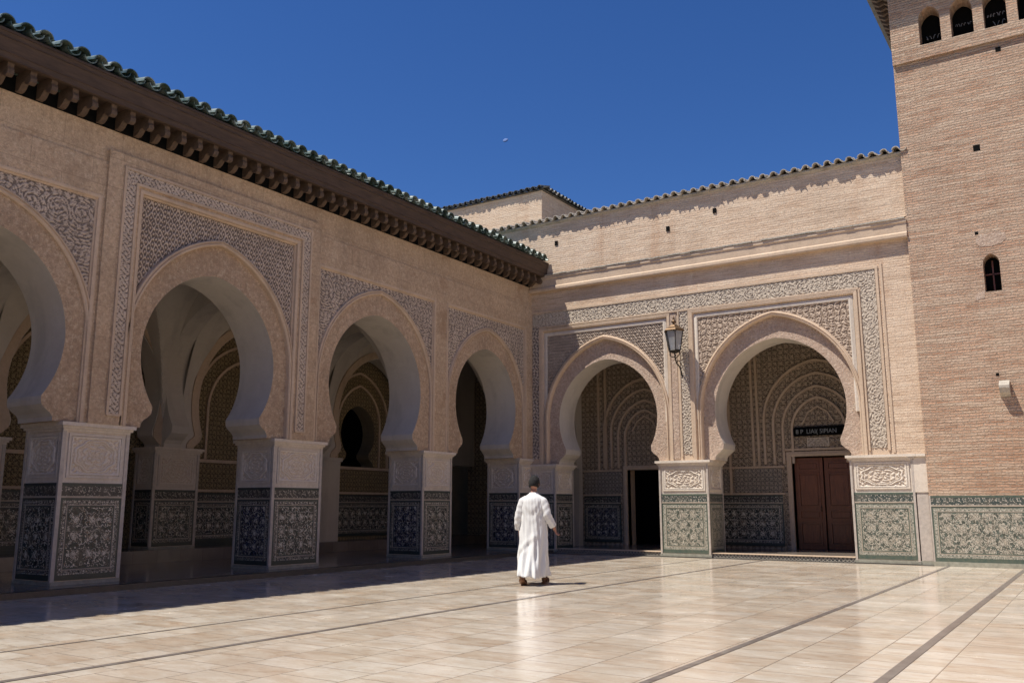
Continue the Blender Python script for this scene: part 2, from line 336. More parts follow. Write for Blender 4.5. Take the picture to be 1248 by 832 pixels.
WLOC = {}
def tagv(o, label=None, cat=None, group=None, kind=None):
    if label: o['label'] = label
    if cat: o['category'] = cat
    if group: o['group'] = group
    if kind: o['kind'] = kind
    return o
def thing(name, loc, label, cat, group=None):
    o = bpy.data.objects.new(name, None); o.empty_display_size = .3; COL.objects.link(o); o.location = loc; WLOC[o] = Vector(loc)
    return tagv(o, label, cat, group)
def obj(name, b, parent=None, loc=None, label=None):
    me = bpy.data.meshes.new(name); L = Vector(loc) if loc is not None else (WLOC[parent] if parent else Vector((0, 0, 0)))
    V = [(q[0]-L.x, q[1]-L.y, q[2]-L.z) for q in b.v]
    me.from_pydata(V, [], b.f)
    for m in b.mats: me.materials.append(M[m])
    me.polygons.foreach_set('material_index', b.m); me.polygons.foreach_set('use_smooth', b.sm)
    if not b.open:
        bm = bmesh.new(); bm.from_mesh(me); bmesh.ops.recalc_face_normals(bm, faces=bm.faces); bm.to_mesh(me); bm.free()
    uvl = me.uv_layers.new(name='UVMap')
    nl = len(me.loops); vi = np.empty(nl, int); me.loops.foreach_get('vertex_index', vi)
    co = np.array(b.v)[vi]
    nrm = np.empty(len(me.polygons)*3); me.polygons.foreach_get('normal', nrm); nrm = np.abs(nrm.reshape(-1, 3))
    tot = np.empty(len(me.polygons), int); me.polygons.foreach_get('loop_total', tot)
    ax = np.repeat(np.argmax(nrm + np.array([0, 0, 1e-3]), 1), tot)
    uu = np.where(ax == 0, co[:, 1], co[:, 0]); vv = np.where(ax == 2, co[:, 1], co[:, 2])
    uv = np.stack([uu, vv], 1)
    if any(q is not None for q in b.uv) and b.open:
        st = 0
        for i, q in enumerate(b.uv):
            if q is not None: uv[st:st+len(q)] = q
            st += tot[i]
    uvl.data.foreach_set('uv', uv.ravel())
    if b.rel is not None:
        at = me.attributes.new('relief', 'FLOAT', 'POINT'); at.data.foreach_set('value', np.asarray(b.rel, float))
    me.update()
    o = bpy.data.objects.new(name, me); COL.objects.link(o); WLOC[o] = L
    o.location = L - (WLOC[parent] if parent else Vector((0, 0, 0))); o.parent = parent
    if label: o['label'] = label
    return o

def obj_split(name, b, parent=None, loc=None, label=None):
    """one object per connected piece"""
    par = list(range(len(b.v)))
    def fd(x):
        while par[x] != x: par[x] = par[par[x]]; x = par[x]
        return x
    for f in b.f:
        r = fd(f[0])
        for j in f[1:]: par[fd(j)] = r
    comp = {}
    for i, f in enumerate(b.f): comp.setdefault(fd(f[0]), []).append(i)
    res = []
    for fi in comp.values():
        c = B(); used = sorted({j for i in fi for j in b.f[i]}); mp = {j: k for k, j in enumerate(used)}
        c.v = [b.v[j] for j in used]; c.f = [[mp[j] for j in b.f[i]] for i in fi]; c.uv = [None]*len(fi); c.sm = [b.sm[i] for i in fi]
        ms = [b.mats[b.m[i]] for i in fi]; c.m = [c.mi(m_) for m_ in ms]; c.open = b.open
        res.append(obj(name, c, parent, loc, label))
    return res

# ------------------------------------------------------------------ relief patterns (numpy)
def sst(x, a, b): t = np.clip((x-a)/(b-a), 0, 1); return t*t*(3-2*t)
def p_arab(u, v, s=.17):
    s = s*.78
    k = 2*PI/s; uu = u + .022*np.sin(v*k*.5) + .02*np.sin(v*k*.31+1); vv = v + .022*np.sin(u*k*.5+.7)
    q = np.cos(k*uu)+np.cos(k*vv)+.8*np.cos(k*(uu+vv))+.8*np.cos(k*(uu-vv))
    r = 1-np.abs(np.sin(k*.5*uu+1.3*np.sin(k*.25*vv)))
    return np.clip(.75*sst(q, -.5, .6)*(1-.7*sst(q, 2.0, 3)) + .6*sst(r, .6, .8), 0, 1)
def p_sebka(u, v, s=.21):
    s = s*.66; u = u+.006*np.sin(v*23+u*9); v = v+.006*np.sin(u*19)
    a = u/s+v/(s*1.35); b = u/s-v/(s*1.35)
    wv = .88+.12*np.sin(u*41+3*np.sin(v*13))*np.sin(v*37+2*np.sin(u*17))
    l = wv*np.maximum(1-np.abs(((a+.06*np.sin(2*PI*b)) % 1)-.5)*2, 1-np.abs(((b+.06*np.sin(2*PI*a)) % 1)-.5)*2)
    dot = np.cos(2*PI*a)*np.cos(2*PI*b)
    return np.clip(sst(l, .66, .8)*.8 + sst(dot, .35, .8)*1.0*(np.cos(2*PI*a) > 0), 0, 1)
def p_braid(u, v, s=.15):      # interlace band + leaves
    k = 2*PI/s
    a = 1-np.abs(v-.07*np.sin(k*u))/.03; b_ = 1-np.abs(v+.07*np.sin(k*u))/.03
    lf = np.cos(k*2*u)*np.cos(2*PI*v/.075)+.35*np.cos(k*3.3*u+1.7*np.sin(v*40))
    return np.clip(np.maximum(np.maximum(a, b_)*.75, p_arab(u, v, .13)*.95), 0, 1)
def p_scroll(u, v, s=.3):
    cu = np.round(u/s); du = u-cu*s; dv = v*np.where(cu % 2 == 0, 1, -1)
    r = np.hypot(du, dv)+.008*np.sin(u*31+v*17); th = np.arctan2(dv, du)
    sp = np.cos(th*1+r*98); lf = np.cos(th*7+u*5)*.6+np.cos(r*120+v*11)
    br = .55+.45*np.sin(u*83+2*np.sin(v*61))*np.sin(v*77+2*np.sin(u*53))
    return np.clip(sst(sp, .1, .7)*.75*br+sst(lf, .4, 1)*.55, 0, 1)
def p_medal(u, v, hw, hh):    # oval medallion in a rectangle, u,v centred
    r = np.hypot(u/hw, v/hh); th = np.arctan2(v/hh, u/hw)
    rr = r*(1+.05*np.cos(8*th))
    ring = np.maximum(sst(1-np.abs(rr-.82)/.055, 0, .6), sst(1-np.abs(rr-.70)/.03, 0, .6)*.7)
    inner = sst(np.cos(th*8+rr*9)*.6+np.cos(rr*26+1.5*np.cos(4*th)), .1, .8)*(rr < .68)*.65
    fol = sst(np.cos(u*70+2*np.sin(v*38))+np.cos(v*74+2*np.sin(u*40)), .2, .8)*.7*(rr > .9)
    edge = ((np.abs(u) > hw*.93) | (np.abs(v) > hh*.92))*.9
    return np.clip(np.maximum.reduce([ring, inner, fol, edge]), 0, 1)
def relief(b, F, u0, u1, v0, v1, w, depth, pat, mat, res=.013, mask=None):
    nu = max(2, int(round((u1-u0)/res))); nv = max(2, int(round((v1-v0)/res)))
    U, V = np.meshgrid(np.linspace(u0, u1, nu+1), np.linspace(v0, v1, nv+1), indexing='ij')
    Hh = pat(U, V)
    nz = rng.normal(0, .10, Hh.shape); Hh = np.clip(Hh+nz, 0, 1)
    uc = (U[:-1, :-1]+U[1:, 1:])/2; vc = (V[:-1, :-1]+V[1:, 1:])/2
    keep = np.ones(uc.shape, bool) if mask is None else mask(uc, vc)
    idx = -np.ones(U.shape, int); used = np.zeros(U.shape, bool)
    for a, c_ in ((0, 0), (1, 0), (0, 1), (1, 1)): used[a:nu+a, c_:nv+c_] |= keep
    o = len(b.v); idx[used] = np.arange(used.sum())+o
    us, vs, hs = U[used], V[used], Hh[used]
    b.v += [F(x, y, w+h*depth) for x, y, h in zip(us.tolist(), vs.tolist(), hs.tolist())]
    if b.rel is None: b.rel = [1.0]*o
    b.rel += hs.tolist()
    ii, jj = np.nonzero(keep); k = b.mi(mat)
    fl = np.stack([idx[ii, jj], idx[ii+1, jj], idx[ii+1, jj+1], idx[ii, jj+1]], 1).tolist()
    # thin rim so that the carved sheet has thickness down to the wall
    b.f += fl; b.m += [k]*len(fl); b.uv += [None]*len(fl); b.sm += [True]*len(fl); b.open = True
    return b

# ------------------------------------------------------------------ arch curves
def arch_curve(c, a, e, zc, zt, foot=2.62, n=26, tip=True):
    """left foot -> apex -> right foot of a pointed horseshoe"""
    Rr = a+e; half = []
    if tip:
        ht = math.sqrt(max(0, Rr*Rr-(zt-zc)**2))-e; d = zt-foot
        for hh, z in ((.22, 0), (.215, .18), (.17, .34), (.09, .48), (.015, .66), (0, .86)): half.append((ht+hh*d/.38*.95, foot+z*d))
    th0 = math.asin((zt-zc)/Rr) if tip else 0
    if not tip: half.append((a, foot))
    th1 = math.acos(e/Rr)
    for i in range(n+1):
        t = th0+(th1-th0)*i/n; half.append((Rr*math.cos(t)-e, zc+Rr*math.sin(t)))
    L = [(c-h, z) for h, z in half]; Rt = [(c+h, z) for h, z in reversed(half[:-1])]
    return L+Rt
def inside_arch(c, a, e, zc, U, V):
    Rr = a+e; du = np.abs(U-c)
    return np.where(V < zc, du < a, np.hypot(du+e, V-zc) < Rr)
def arch_ring(b, F, c, ai, ei, ao, eo, zc, zt, foot, w0, w1, mat):
    inn = arch_curve(c, ai, ei, zc, zt, foot); out = arch_curve(c, ao, eo, zc, zt, foot, tip=False)
    b.prism(out+list(reversed(inn)), F, w0, w1, mat); return b

# ================================================================== GROUND
g = B(); g.add([(-90, -90, 0), (120, -90, 0), (120, 120, 0), (-90, 120, 0)], [(0, 1, 2, 3)], 'paving')
tagv(obj('courtyard_floor', g), kind='structure')
for x, w in ((-8.48, .035), (-7.08, .08), (-3.02, .07), (-1.55, .085)):
    g = B(); pts = []; 
    g.add([(x-w/2, -12, .004), (x+w/2, -12, .004), (x+w/2, 22.0, .004), (x-w/2, 22.0, .004)], [(0, 1, 2, 3)], 'strip_stone')
    tagv(obj('paving_strip', g), kind='structure')
g = B(); g.box((-13.22, -8, -.2), (-18.0, 27, .08), 'gallery_stone'); tagv(obj('gallery_floor', g), kind='structure')
g = B(); g.box((-13.21, -8, -.2), (-13.02, 22.0, .088), 'kerb_stone'); tagv(obj('gallery_kerb', g), kind='structure')
g = B(); g.box((-17.55, -8, -.1), (-20.4, 27, .34), 'gallery_stone'); tagv(obj('raised_gallery_floor', g), kind='structure')
g = B(); g.box((-13.02, 22.26, -.2), (-3.0, 27, .13), 'gallery_stone'); tagv(obj('north_gallery_floor', g), kind='structure')
g = B(); g.box((-13.21, 22.0, -.2), (12, 22.13, .012), 'kerb_stone'); tagv(obj('wall_foot_paving', g), kind='structure')

# ================================================================== pier parts
def dado_face(b, F, u0, u1, z0, z1, w, kind='dark'):
    """one tiled face: field, border bands, pale lines, top band"""
    fld = {'dark': 'zellij_dark', 'blue': 'zellij_sky', 'green': 'zellij_green'}[kind]
    brd = 'border_green' if kind == 'green' else 'border_dark'; frz = 'frieze_green' if kind == 'green' else 'frieze_dark'
    edg = 'line_green' if kind == 'green' else 'edge_dark'
    def q(a0, a1, c0, c1, mat, dw=0):
        b.box((a0, c0, w-.02), (a1, c1, w+dw), mat, F)
    tz = z1-.235
    q(u0, u1, z1-.045, z1, edg, .004); q(u0, u1, tz+.03, z1-.045, frz); q(u0, u1, tz, tz+.03, 'line_pale', .008)
    q(u0, u1, z0, z0+.05, edg, .003)
    a0, a1, c0, c1 = u0, u1, z0+.05, tz
    for t, mat, dw in ((.035, edg, 0), (.07, brd, .001), (.014, 'line_pale', .004), (.022, edg, 0)):
        q(a0, a1, c0, c0+t, mat, dw); q(a0, a1, c1-t, c1, mat, dw); q(a0, a0+t, c0+t, c1-t, mat, dw); q(a1-t, a1, c0+t, c1-t, mat, dw)
        a0 += t; a1 -= t; c0 += t; c1 -= t
    q(a0, a1, c0, c1, fld)
def cap_panel(b, F, u0, u1, z0, z1, w, mat='relief_capital'):
    uc, vc = (u0+u1)/2, (z0+z1)/2; hw, hh = (u1-u0)/2, (z1-z0)/2
    relief(b, F, u0, u1, z0, z1, w, .03, lambda U, V: p_medal(U-uc, V-vc, hw, hh), mat, .012)
def make_pier(parent, loc, x0, x1, y0, y1, z0, kinds, dz=1.66, ct=2.62, faces=('+x', '-y')):
    """pier with footprint x0..x1, y0..y1; kinds = tile colour per face"""
    b = B(); b.box((x0, y0, z0), (x1, y1, ct-.09), 'pale_stone'); p_ = obj('pier', b, parent, loc)
    Fs = {'+x': (lambda u, v, w=0: (x1+w, u, v), y0, y1), '-y': (lambda u, v, w=0: (u, y0-w, v), x0, x1),
          '-x': (lambda u, v, w=0: (x0-w, u, v), y0, y1), '+y': (lambda u, v, w=0: (u, y1+w, v), x0, x1)}
    d = B(); cp = B(); cp.open = False; rp = B(); st = B()
    for k in faces:
        F, a, c_ = Fs[k]
        dado_face(d, F, a+.035, c_-.035, z0+.06, dz, .012, kinds.get(k, 'dark'))
        relief_b = (F, a, c_)
        m = .13
        cap_panel(rp, F, a+m, c_-m, dz+.13, ct-.22, -.002)
        cp.sweep([(a+m-.03, dz+.10), (c_-m+.03, dz+.10), (c_-m+.03, ct-.19), (a+m-.03, ct-.19)], [(-.02, 0), (-.02, .022), (.02, .022), (.02, 0)], F, 'pale_stone', True)
    obj('tile_dado', d, p_, loc)
    for px_, py_ in ((x1, y0), (x1, y1), (x0, y0)):
        st.box((px_-.033, py_-.033, z0+.02), (px_+.016, py_+.033, ct-.1), 'edge_marble') if px_ == x1 else st.box((px_-.016, py_-.033, z0+.02), (px_+.033, py_+.033, ct-.1), 'edge_marble')
    obj_split('corner_strip', st, p_, loc)
    for h0, h1, o in ((ct-.14, ct-.10, .03), (ct-.10, ct-.06, .06), (ct-.06, ct, .095)):
        cp.box((x0-o, y0-o, h0), (x1+o, y1+o, h1), 'pale_stone')
    obj('capital', cp, p_, loc); obj('carved_panel', rp, p_, loc)
    pl = B(); pl.box((x0-.03, y0-.03, z0-.03), (x1+.03, y1+.03, z0+.045), 'plinth_stone'); obj('plinth', pl, p_, loc)
    return p_

# ================================================================== A: WEST ARCADE
A = thing('arcade_wing', (-13.8, 12, 0), 'long shaded tan arcade with green tiled eave, wooden brackets and horseshoe arches on the left', 'arcade')
CT = 2.62
piers = [(-.75, .45), (3.65, 4.80), (8.05, 9.17), (12.43, 13.71), (17.15, 18.26)]
bays = [(2.05, 1.48), (6.42, 1.50), (10.80, 1.50), (15.43, 1.57), (19.85, 1.42)]     # centre, half width of opening
zcA, ztA, eA = 3.95, 3.0, .15
for (y0, y1) in piers:
    make_pier(A, (-13.8, (y0+y1)/2, 0), -14.85, -13.8, y0, y1, .09, {'+x': 'dark', '-y': 'blue' if y0 > 12 else 'dark'})
# wall with openings
def wall_outline(u0, u1, foot, top, cs):
    o = [(u0, foot)]
    for cv in cs: o += cv
    return o + [(u1, foot), (u1, top), (u0, top)]
curvesA = [arch_curve(c, a, eA, zcA, ztA, CT) for c, a in bays]
softA = set()
for cv in curvesA:
    for i in range(len(cv)-1): softA.add((round(cv[i][0], 4), round(cv[i][1], 4), round(cv[i+1][0], 4), round(cv[i+1][1], 4)))
def sideA(p, q): return 'white_plaster' if (round(p[0], 4), round(p[1], 4), round(q[0], 4), round(q[1], 4)) in softA else None
b = B()
b.prism(wall_outline(-.75, 21.45, CT, 7.97, curvesA), FA, -1.0, 0, 'band_stone', 'plaster_tan', sideA)
b.box((21.45, CT, -1.0), (22.1, 7.97, 0), 'band_stone', FA)
b.box((-9, 0, -1.0), (-.75, 7.97, 0), 'plaster_tan', FA)
obj('wall', b, A)
b = B(); b.box((-9, 7.08, 0), (22.1, 7.97, .03), 'plaster_tan', FA); obj('upper_wall_course', b, A)
# proud facing slab (7 cm) with a rectangular recess per bay
frames = {1: (6.42, 1.86, 6.44), 2: (10.87, 1.86, 6.74), 3: (15.43, 2.02, 6.42), 4: (19.85, 1.88, 6.42), 0: (2.05, 1.86, 6.44)}
def slab(u0, u1, top, recs, w0, w1, mat, F=FA, foot=CT):
    o = [(u0, foot)]
    for (c, h, zt_) in recs: o += [(c-h, foot), (c-h, zt_), (c+h, zt_), (c+h, foot)]
    return B().prism(o+[(u1, foot), (u1, top), (u0, top)], F, w0, w1, mat)
obj('lower_facing', slab(-9, 8.36, 7.08, [frames[0], frames[1]], .001, .06, 'plaster_tan'), A)
obj('lower_facing', slab(13.36, 22.1, 7.08, [frames[3], frames[4]], .001, .06, 'plaster_tan'), A)
obj('raised_facing', slab(8.36, 13.36, 7.31, [frames[2]], .001, .11, 'plaster_tan'), A)
sq = lambda t, w0, w1: [(-t, w0), (-t, w1), (t, w1), (t, w0)]
def stepped(w0): return [(-.09, w0), (-.09, w0+.012), (-.055, w0+.02), (-.05, w0+.045), (-.01, w0+.05), (0.0, w0+.03), (.03, w0+.03), (.035, w0+.012), (.05, w0+.01), (.05, w0)]
for i in range(5):
    c, h, zt_ = frames[i]; cb, a = bays[i]
    e_out = .45 if i == 2 else .33; ao = a+.385
    wl = .11 if i == 2 else .06
    # spandrel relief at the back of the recess
    rb = B(); pat = (lambda U, V: p_sebka(U, V)) if i == 2 else (lambda U, V: p_scroll(U-c+.1, V-zt_+.35, .42)*.6+p_arab(U, V, .15)*.5)
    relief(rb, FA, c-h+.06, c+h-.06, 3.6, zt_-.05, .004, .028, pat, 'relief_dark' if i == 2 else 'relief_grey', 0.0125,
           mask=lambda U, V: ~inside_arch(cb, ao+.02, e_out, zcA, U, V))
    obj('spandrel_relief', rb, A)
    # arch moulding ring, projecting
    mb = B(); path = arch_curve(cb, ao, e_out, zcA, 0, CT+.004, tip=False)
    mb.sweep(path, [(-.05, 0), (-.05, wl-.02), (-.03, wl), (-.005, wl), (.0, wl-.022), (.022, wl-.022), (.026, wl), (.05, wl-.004), (.06, wl-.03), (.06, 0)], FA, 'trim_stone')
    obj('arch_moulding', mb, A)
    fb = B()
    fr = [(c-h+.001, CT+.004), (c-h+.001, zt_-.001), (c+h-.001, zt_-.001), (c+h-.001, CT+.004)]
    fb.sweep(fr, [(-.06, 0), (-.06, wl*.5), (-.035, wl*.55), (-.03, wl+.004), (.0, wl+.012), (.03, wl+.012), (.035, wl-.004), (.035, wl*.2), (0, wl*.2), (0, 0)], FA, 'trim_stone')
    obj('frame_moulding', fb, A)
# frieze around the big bay
c, h = 10.87, 2.2
rb = B(); w = .112; t = .235
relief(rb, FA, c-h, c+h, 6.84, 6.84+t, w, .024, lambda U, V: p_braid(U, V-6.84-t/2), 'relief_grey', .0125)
for s in (-1, 1):
    u0 = c+s*h if s < 0 else c+h-t
    relief(rb, FA, u0, u0+t, 2.80, 6.84, w, .024, lambda U, V, u0=u0: p_braid(V, U-u0-t/2), 'relief_grey', .0125)
obj('frieze', rb, A)
fb = B()
for o, zt_ in ((0, 6.84+t), (t, 6.84)):
    fb.sweep([(c-h+o, 2.78), (c-h+o, zt_), (c+h-o, zt_), (c+h-o, 2.78)], sq(.022, .11, .145), FA, 'trim_stone')
fb.box((c-h, 2.765, .11), (c-h+t, 2.80, .14), 'trim_stone', FA); fb.box((c+h-t, 2.765, .11), (c+h, 2.80, .14), 'trim_stone', FA)
obj_split('frieze_border', fb, A)
# eave: soffit board, fascia, brackets, tiles
b = B(); b.prism([(-13.77, 7.99), (-13.24, 7.99), (-13.24, 8.06), (-13.77, 8.06)], lambda u, v, w=0: (u, w, v), -9, 22.08, 'wood_eave')
b.prism([(-13.30, 7.93), (-13.235, 7.93), (-13.19, 8.20), (-13.15, 8.34), (-13.15, 8.37), (-13.30, 8.37)], lambda u, v, w=0: (u, w, v), -9, 22.085, 'wood_eave')
b.box((7.69, 0, 0), (7.69, 0, 0), 'wood_eave') if False else b.box((-13.769, -9, 7.69), (-13.745, 22.08, 7.989), 'ink')  # black board behind the brackets paints the deep shade of the gaps
for zq, xq in ((7.95, -13.222), (8.045, -13.205), (8.255, -13.165), (8.335, -13.14)): b.box((-13.24, -9, zq-.014), (xq, 22.08, zq+.014), 'wood_eave')
obj_split('eave_board', b, A)
prof = [(-13.76, 7.99), (-13.76, 7.70), (-13.66, 7.70), (-13.60, 7.735), (-13.55, 7.80), (-13.49, 7.81), (-13.44, 7.755), (-13.36, 7.73), (-13.31, 7.76), (-13.30, 7.82), (-13.325, 7.88), (-13.31, 7.99)]
bb = B(); bb.prism(prof, lambda u, v, w=0: (u, w, v), -.05, .05, 'wood_bracket')
pb = None; y = 4.0
while y < 22.0:
    if pb is None:
        pb = obj('eave_bracket', bb, A, (0, 0, 0)); pb.location = Vector((0, y, 0))-WLOC[A]
    else:
        o = pb.copy(); COL.objects.link(o); o.parent = A; o.location = Vector((0, y+random.uniform(-.01, .01), 0))-WLOC[A]
    y += .345
def barrel(b, F, u, r, run, slope, mat, s0=0, cover=True, thick=.018, seg=9, taper=.85, dz=0, L=.42, n_=4):
    """row of overlapping barrel tiles going up slope; F(u, up, out): out = distance back from the edge"""
    for k in range(n_):
        j = random.uniform(-.022, .022); st = s0+k*(L-.07)+j; ju = random.uniform(-.014, .014); jr = random.uniform(-.02, .02); lift = .02*(1 if cover else 0)+random.uniform(-.009, .012)
        rings = []
        for (dd, rad, ex) in ((0, r, lift+.012), (L, r*taper, lift)):
            o_, i_ = [], []
            for q in range(seg):
                th = PI*q/(seg-1); sg = 1 if cover else -1
                o_.append((u+ju+rad*math.cos(th)*1.0, sg*rad*math.sin(th)*.95)); i_.append((u+ju+(rad-thick)*math.cos(th), sg*(rad-thick)*math.sin(th)*.95))
            rings.append([(x, z+(st+dd)*slope+ex+dz, st+dd) for x, z in o_+i_[::-1]])
        vs = [F(*p_) for r_ in rings for p_ in r_]; m_ = 2*seg
        fs = [(q, (q+1) % m_, m_+(q+1) % m_, m_+q) for q in range(m_)]
        fs += [(q, q+1, m_-2-q, m_-1-q) for q in range(seg-1)] + [(m_+q, m_+m_-1-q, m_+m_-2-q, m_+q+1) for q in range(seg-1)]
        b.add(vs, fs, mat)
def tiles(F, u0, u1, pitch, r, slope, mat, z, n_=3, dz=.11):
    b = B(); u = u0
    while u < u1:
        barrel(b, F, u, r, 0, slope, mat, 0, True, dz=z+dz, n_=n_); barrel(b, F, u+pitch/2, r*.95, 0, slope, mat, .03, False, dz=z+dz+.045, n_=n_)
        u += pitch+random.uniform(-.004, .004)
    return b
b = tiles(lambda u, up, o: (-13.09-o, u, up), -8.8, 22.0, .30, .12, .27, 'tile_green', 8.37, 4, .055)
obj('roof_tiles', b, A)
b = B(); b.prism([(-13.2, 8.375), (-20.3, 10.2), (-20.3, 10.05), (-14.8, 7.97), (-13.7, 7.97), (-13.7, 8.1), (-13.31, 8.1), (-13.31, 8.37)], lambda u, v, w=0: (u, w, v), -9, 22.05, 'tile_green'); obj('roof', b, A)

# --- gallery interior
VX0, VX1 = -14.9, -18.05
IP = [(-.7, .5), (3.7, 4.8), (8.2, 9.3), (12.70, 13.86), (17.45, 18.6), (21.9, 23.1)]       # inner piers (y range)
for k, (y0, y1) in enumerate(IP):
    if k == 4:
        b = B(); b.box((-18.7, y0, .34), (-17.95, y1, CT-.1), 'white_plaster'); b.box((-18.72, y0-.04, CT-.1), (-17.9, y1+.04, CT), 'white_plaster'); obj('inner_pier', b, A, label='plain white square pier without tiles')
    else:
        p_ = make_pier(A, (-18, (y0+y1)/2, .34), -18.7, -18.0, y0, y1, .34, {'+x': 'dark', '-y': 'dark'}); p_.name = 'inner_pier'
# inner arcade wall above the inner piers
ib = [((IP[k][1]+IP[k+1][0])/2, (IP[k+1][0]-IP[k][1])/2+.04) for k in range(5)]
icv = [arch_curve(c, a, .25, 3.75, 3.0, CT) for c, a in ib]
b = B(); b.prism(wall_outline(-.7, 25.2, CT, 7.9, icv), Fp(-18.05, 'x'), -.55, 0, 'white_plaster'); obj('inner_arcade_wall', b, A)
b = B()
for k, (c, a) in enumerate(ib): b.sweep(arch_curve(c, a+.12, .25, 3.75, 3.0, CT+.01), sq(.1, .001, .03), Fp(-18.05, 'x'), 'trim_stone')
obj_split('inner_arch_moulding', b, A)
# back wall of the gallery: stucco above, tiles below
FBk = Fp(-18.75, 'x')
b = B()
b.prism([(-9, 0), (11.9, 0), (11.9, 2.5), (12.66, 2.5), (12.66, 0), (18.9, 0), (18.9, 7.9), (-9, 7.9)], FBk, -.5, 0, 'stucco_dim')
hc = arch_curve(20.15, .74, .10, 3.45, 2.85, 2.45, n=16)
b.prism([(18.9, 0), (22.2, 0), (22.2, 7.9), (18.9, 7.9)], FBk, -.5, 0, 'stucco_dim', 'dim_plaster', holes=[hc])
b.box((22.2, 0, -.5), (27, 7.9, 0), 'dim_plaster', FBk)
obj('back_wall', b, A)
for (u0, u1) in ((4.85, 8.15), (9.35, 11.8), (13.9, 17.4), (18.65, 21.85)):
    b = B(); dado_face(b, FBk, u0, u1, .42, 1.62, .03, 'dark'); obj('back_wall_dado', b, A)
b = B()
for z0, z1, w in ((2.36, 2.44, .06), (1.64, 1.70, .05), (6.3, 6.36, .05)): b.box((4.8, z0, .001), (12.6 if z1 > 6 else 11.9, z1, w), 'trim_stone', FBk); b.box((13.86, z0, .001), (17.45, z1, w), 'trim_stone', FBk); b.box((18.6, z0, .001), (21.9, z1, w), 'trim_stone', FBk)
b.box((4.8, .34, .001), (11.9, .42, .05), 'edge_dark', FBk); b.box((13.86, .34, .001), (17.45, .42, .05), 'edge_dark', FBk)
for (c, a) in ((15.66, 1.45), (15.66, 1.05), (10.9, 1.4), (20.15, .92), (20.15, 1.3)): b.sweep(arch_curve(c, a, .3, 3.7, 0, 2.45, tip=False), sq(.035, .001, .05), FBk, 'trim_stone')
obj_split('back_wall_moulding', b, A)
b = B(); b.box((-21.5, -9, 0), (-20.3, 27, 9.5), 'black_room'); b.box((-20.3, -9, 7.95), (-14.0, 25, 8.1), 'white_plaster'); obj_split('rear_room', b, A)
# groin vaults and cross arches
b = B()
my = [(piers[k][0]+piers[k][1])/2 for k in range(5)]+[22.0]
zs, rise = 2.55, 3.75
def pf(t): t = np.clip(np.abs(t), 0, 1); return zs+rise*np.clip(1-t**2.3, 0, 1)**.55
for k in range(5):
    y0, y1 = my[k]+.22, my[k+1]-.22
    nx, ny = 84, 100
    X = np.linspace(VX1, VX0+.1, nx+1); Y = np.linspace(y0, y1, ny+1)
    tx = (X-(VX0+.1+VX1)/2)/abs(VX1-VX0-.1)*2; ty = (Y-(y0+y1)/2)/(y1-y0)*2
    Z = np.maximum(pf(tx)[:, None]+0*ty[None], pf(ty)[None]+0*tx[:, None])
    vs = [(X[i], Y[j], Z[i, j]) for i in range(nx+1) for j in range(ny+1)]
    b.add(vs, [(i*(ny+1)+j, (i+1)*(ny+1)+j, (i+1)*(ny+1)+j+1, i*(ny+1)+j+1) for i in range(nx) for j in range(ny)], 'white_plaster')
b.open = True; obj_split('groin_vault', b, A)
b = B()
xc = (-14.85-18.0)/2; ha = (18.0-14.85)/2
for y in my[1:-1]:
    cv = arch_curve(xc, ha-.03, .25, 4.1, 3.1, CT)
    b.prism([(-18.04, CT)]+cv+[(-14.86, CT), (-14.86, 7.9), (-18.04, 7.9)], lambda u, v, w=0: (u, y+w, v), -.23, .23, 'white_plaster')
obj_split('cross_arch', b, A)

# ================================================================== B: NORTH WING
Bw = thing('north_wing', (-8.5, 22.1, 0), 'sunlit brick wall at the back with two carved horseshoe arches and a grey tiled parapet', 'building')
CB = 2.46
zcB, ztB, eB = 3.69, 2.88, .15
bB = [(-11.40, 1.52), (-6.62, 1.64)]
pB = [(-9.80, -8.47), (-4.95, -3.6)]
for (x0, x1) in pB:
    make_pier(Bw, ((x0+x1)/2, YB, 0), x0, x1, YB, 23.1, .05, {'+x': 'green', '-y': 'green'}, 1.60, CB)
# corner pier, L shaped: two blocks meeting in the inner corner
make_pier(Bw, (-14.3, 22.3, 0), -14.85, -13.8, 21.45, 23.1, .09, {'+x': 'blue', '-y': 'blue'}, 1.66, CT-.001)
make_pier(Bw, (-13.2, 22.3, 0), -13.78, -13.0, YB+.002, 23.1, .06, {'+x': 'dark', '-y': 'blue'}, 1.63, CB)
cvB = [arch_curve(c, a, eB, zcB, ztB, CB) for c, a in bB]
sB = set()
for cv in cvB:
    for i in range(len(cv)-1): sB.add((round(cv[i][0], 4), round(cv[i+1][0], 4), round(cv[i][1], 4)))
b = B()
b.prism(wall_outline(-13.8, -3.3, CB, 8.0, cvB), FB, -1.0, -.13, 'band_pale', 'band_pale', lambda p, q: 'white_plaster' if (round(p[0], 4), round(q[0], 4), round(p[1], 4)) in sB else None)
b.box((-13.8, CB, -1.0), (-14.85, 8.0, -.13), 'band_pale', FB)
b.box((-3.6, 0, -1.0), (-3.3, CB, -.1), 'pale_stone', FB)
obj('wall', b, Bw)
frB = [(-11.42, 1.98, 6.34), (-6.68, 2.08, 6.36)]
obj('facing', slab(-13.8, -3.3, 6.93, frB, -.129, 0, 'trim_stone', FB, CB), Bw)
b = B(); b.box((-13.8, 6.93, -.129), (-3.3, 7.9, .002), 'brick_wall', FB)
b.box((-4.02, CB, .001), (-3.3, 6.93, .012), 'brick_wall', FB)
b.box((-20.5, 8.05, -.8), (-3.3, 9.56, -.02), 'brick_wall', FB)
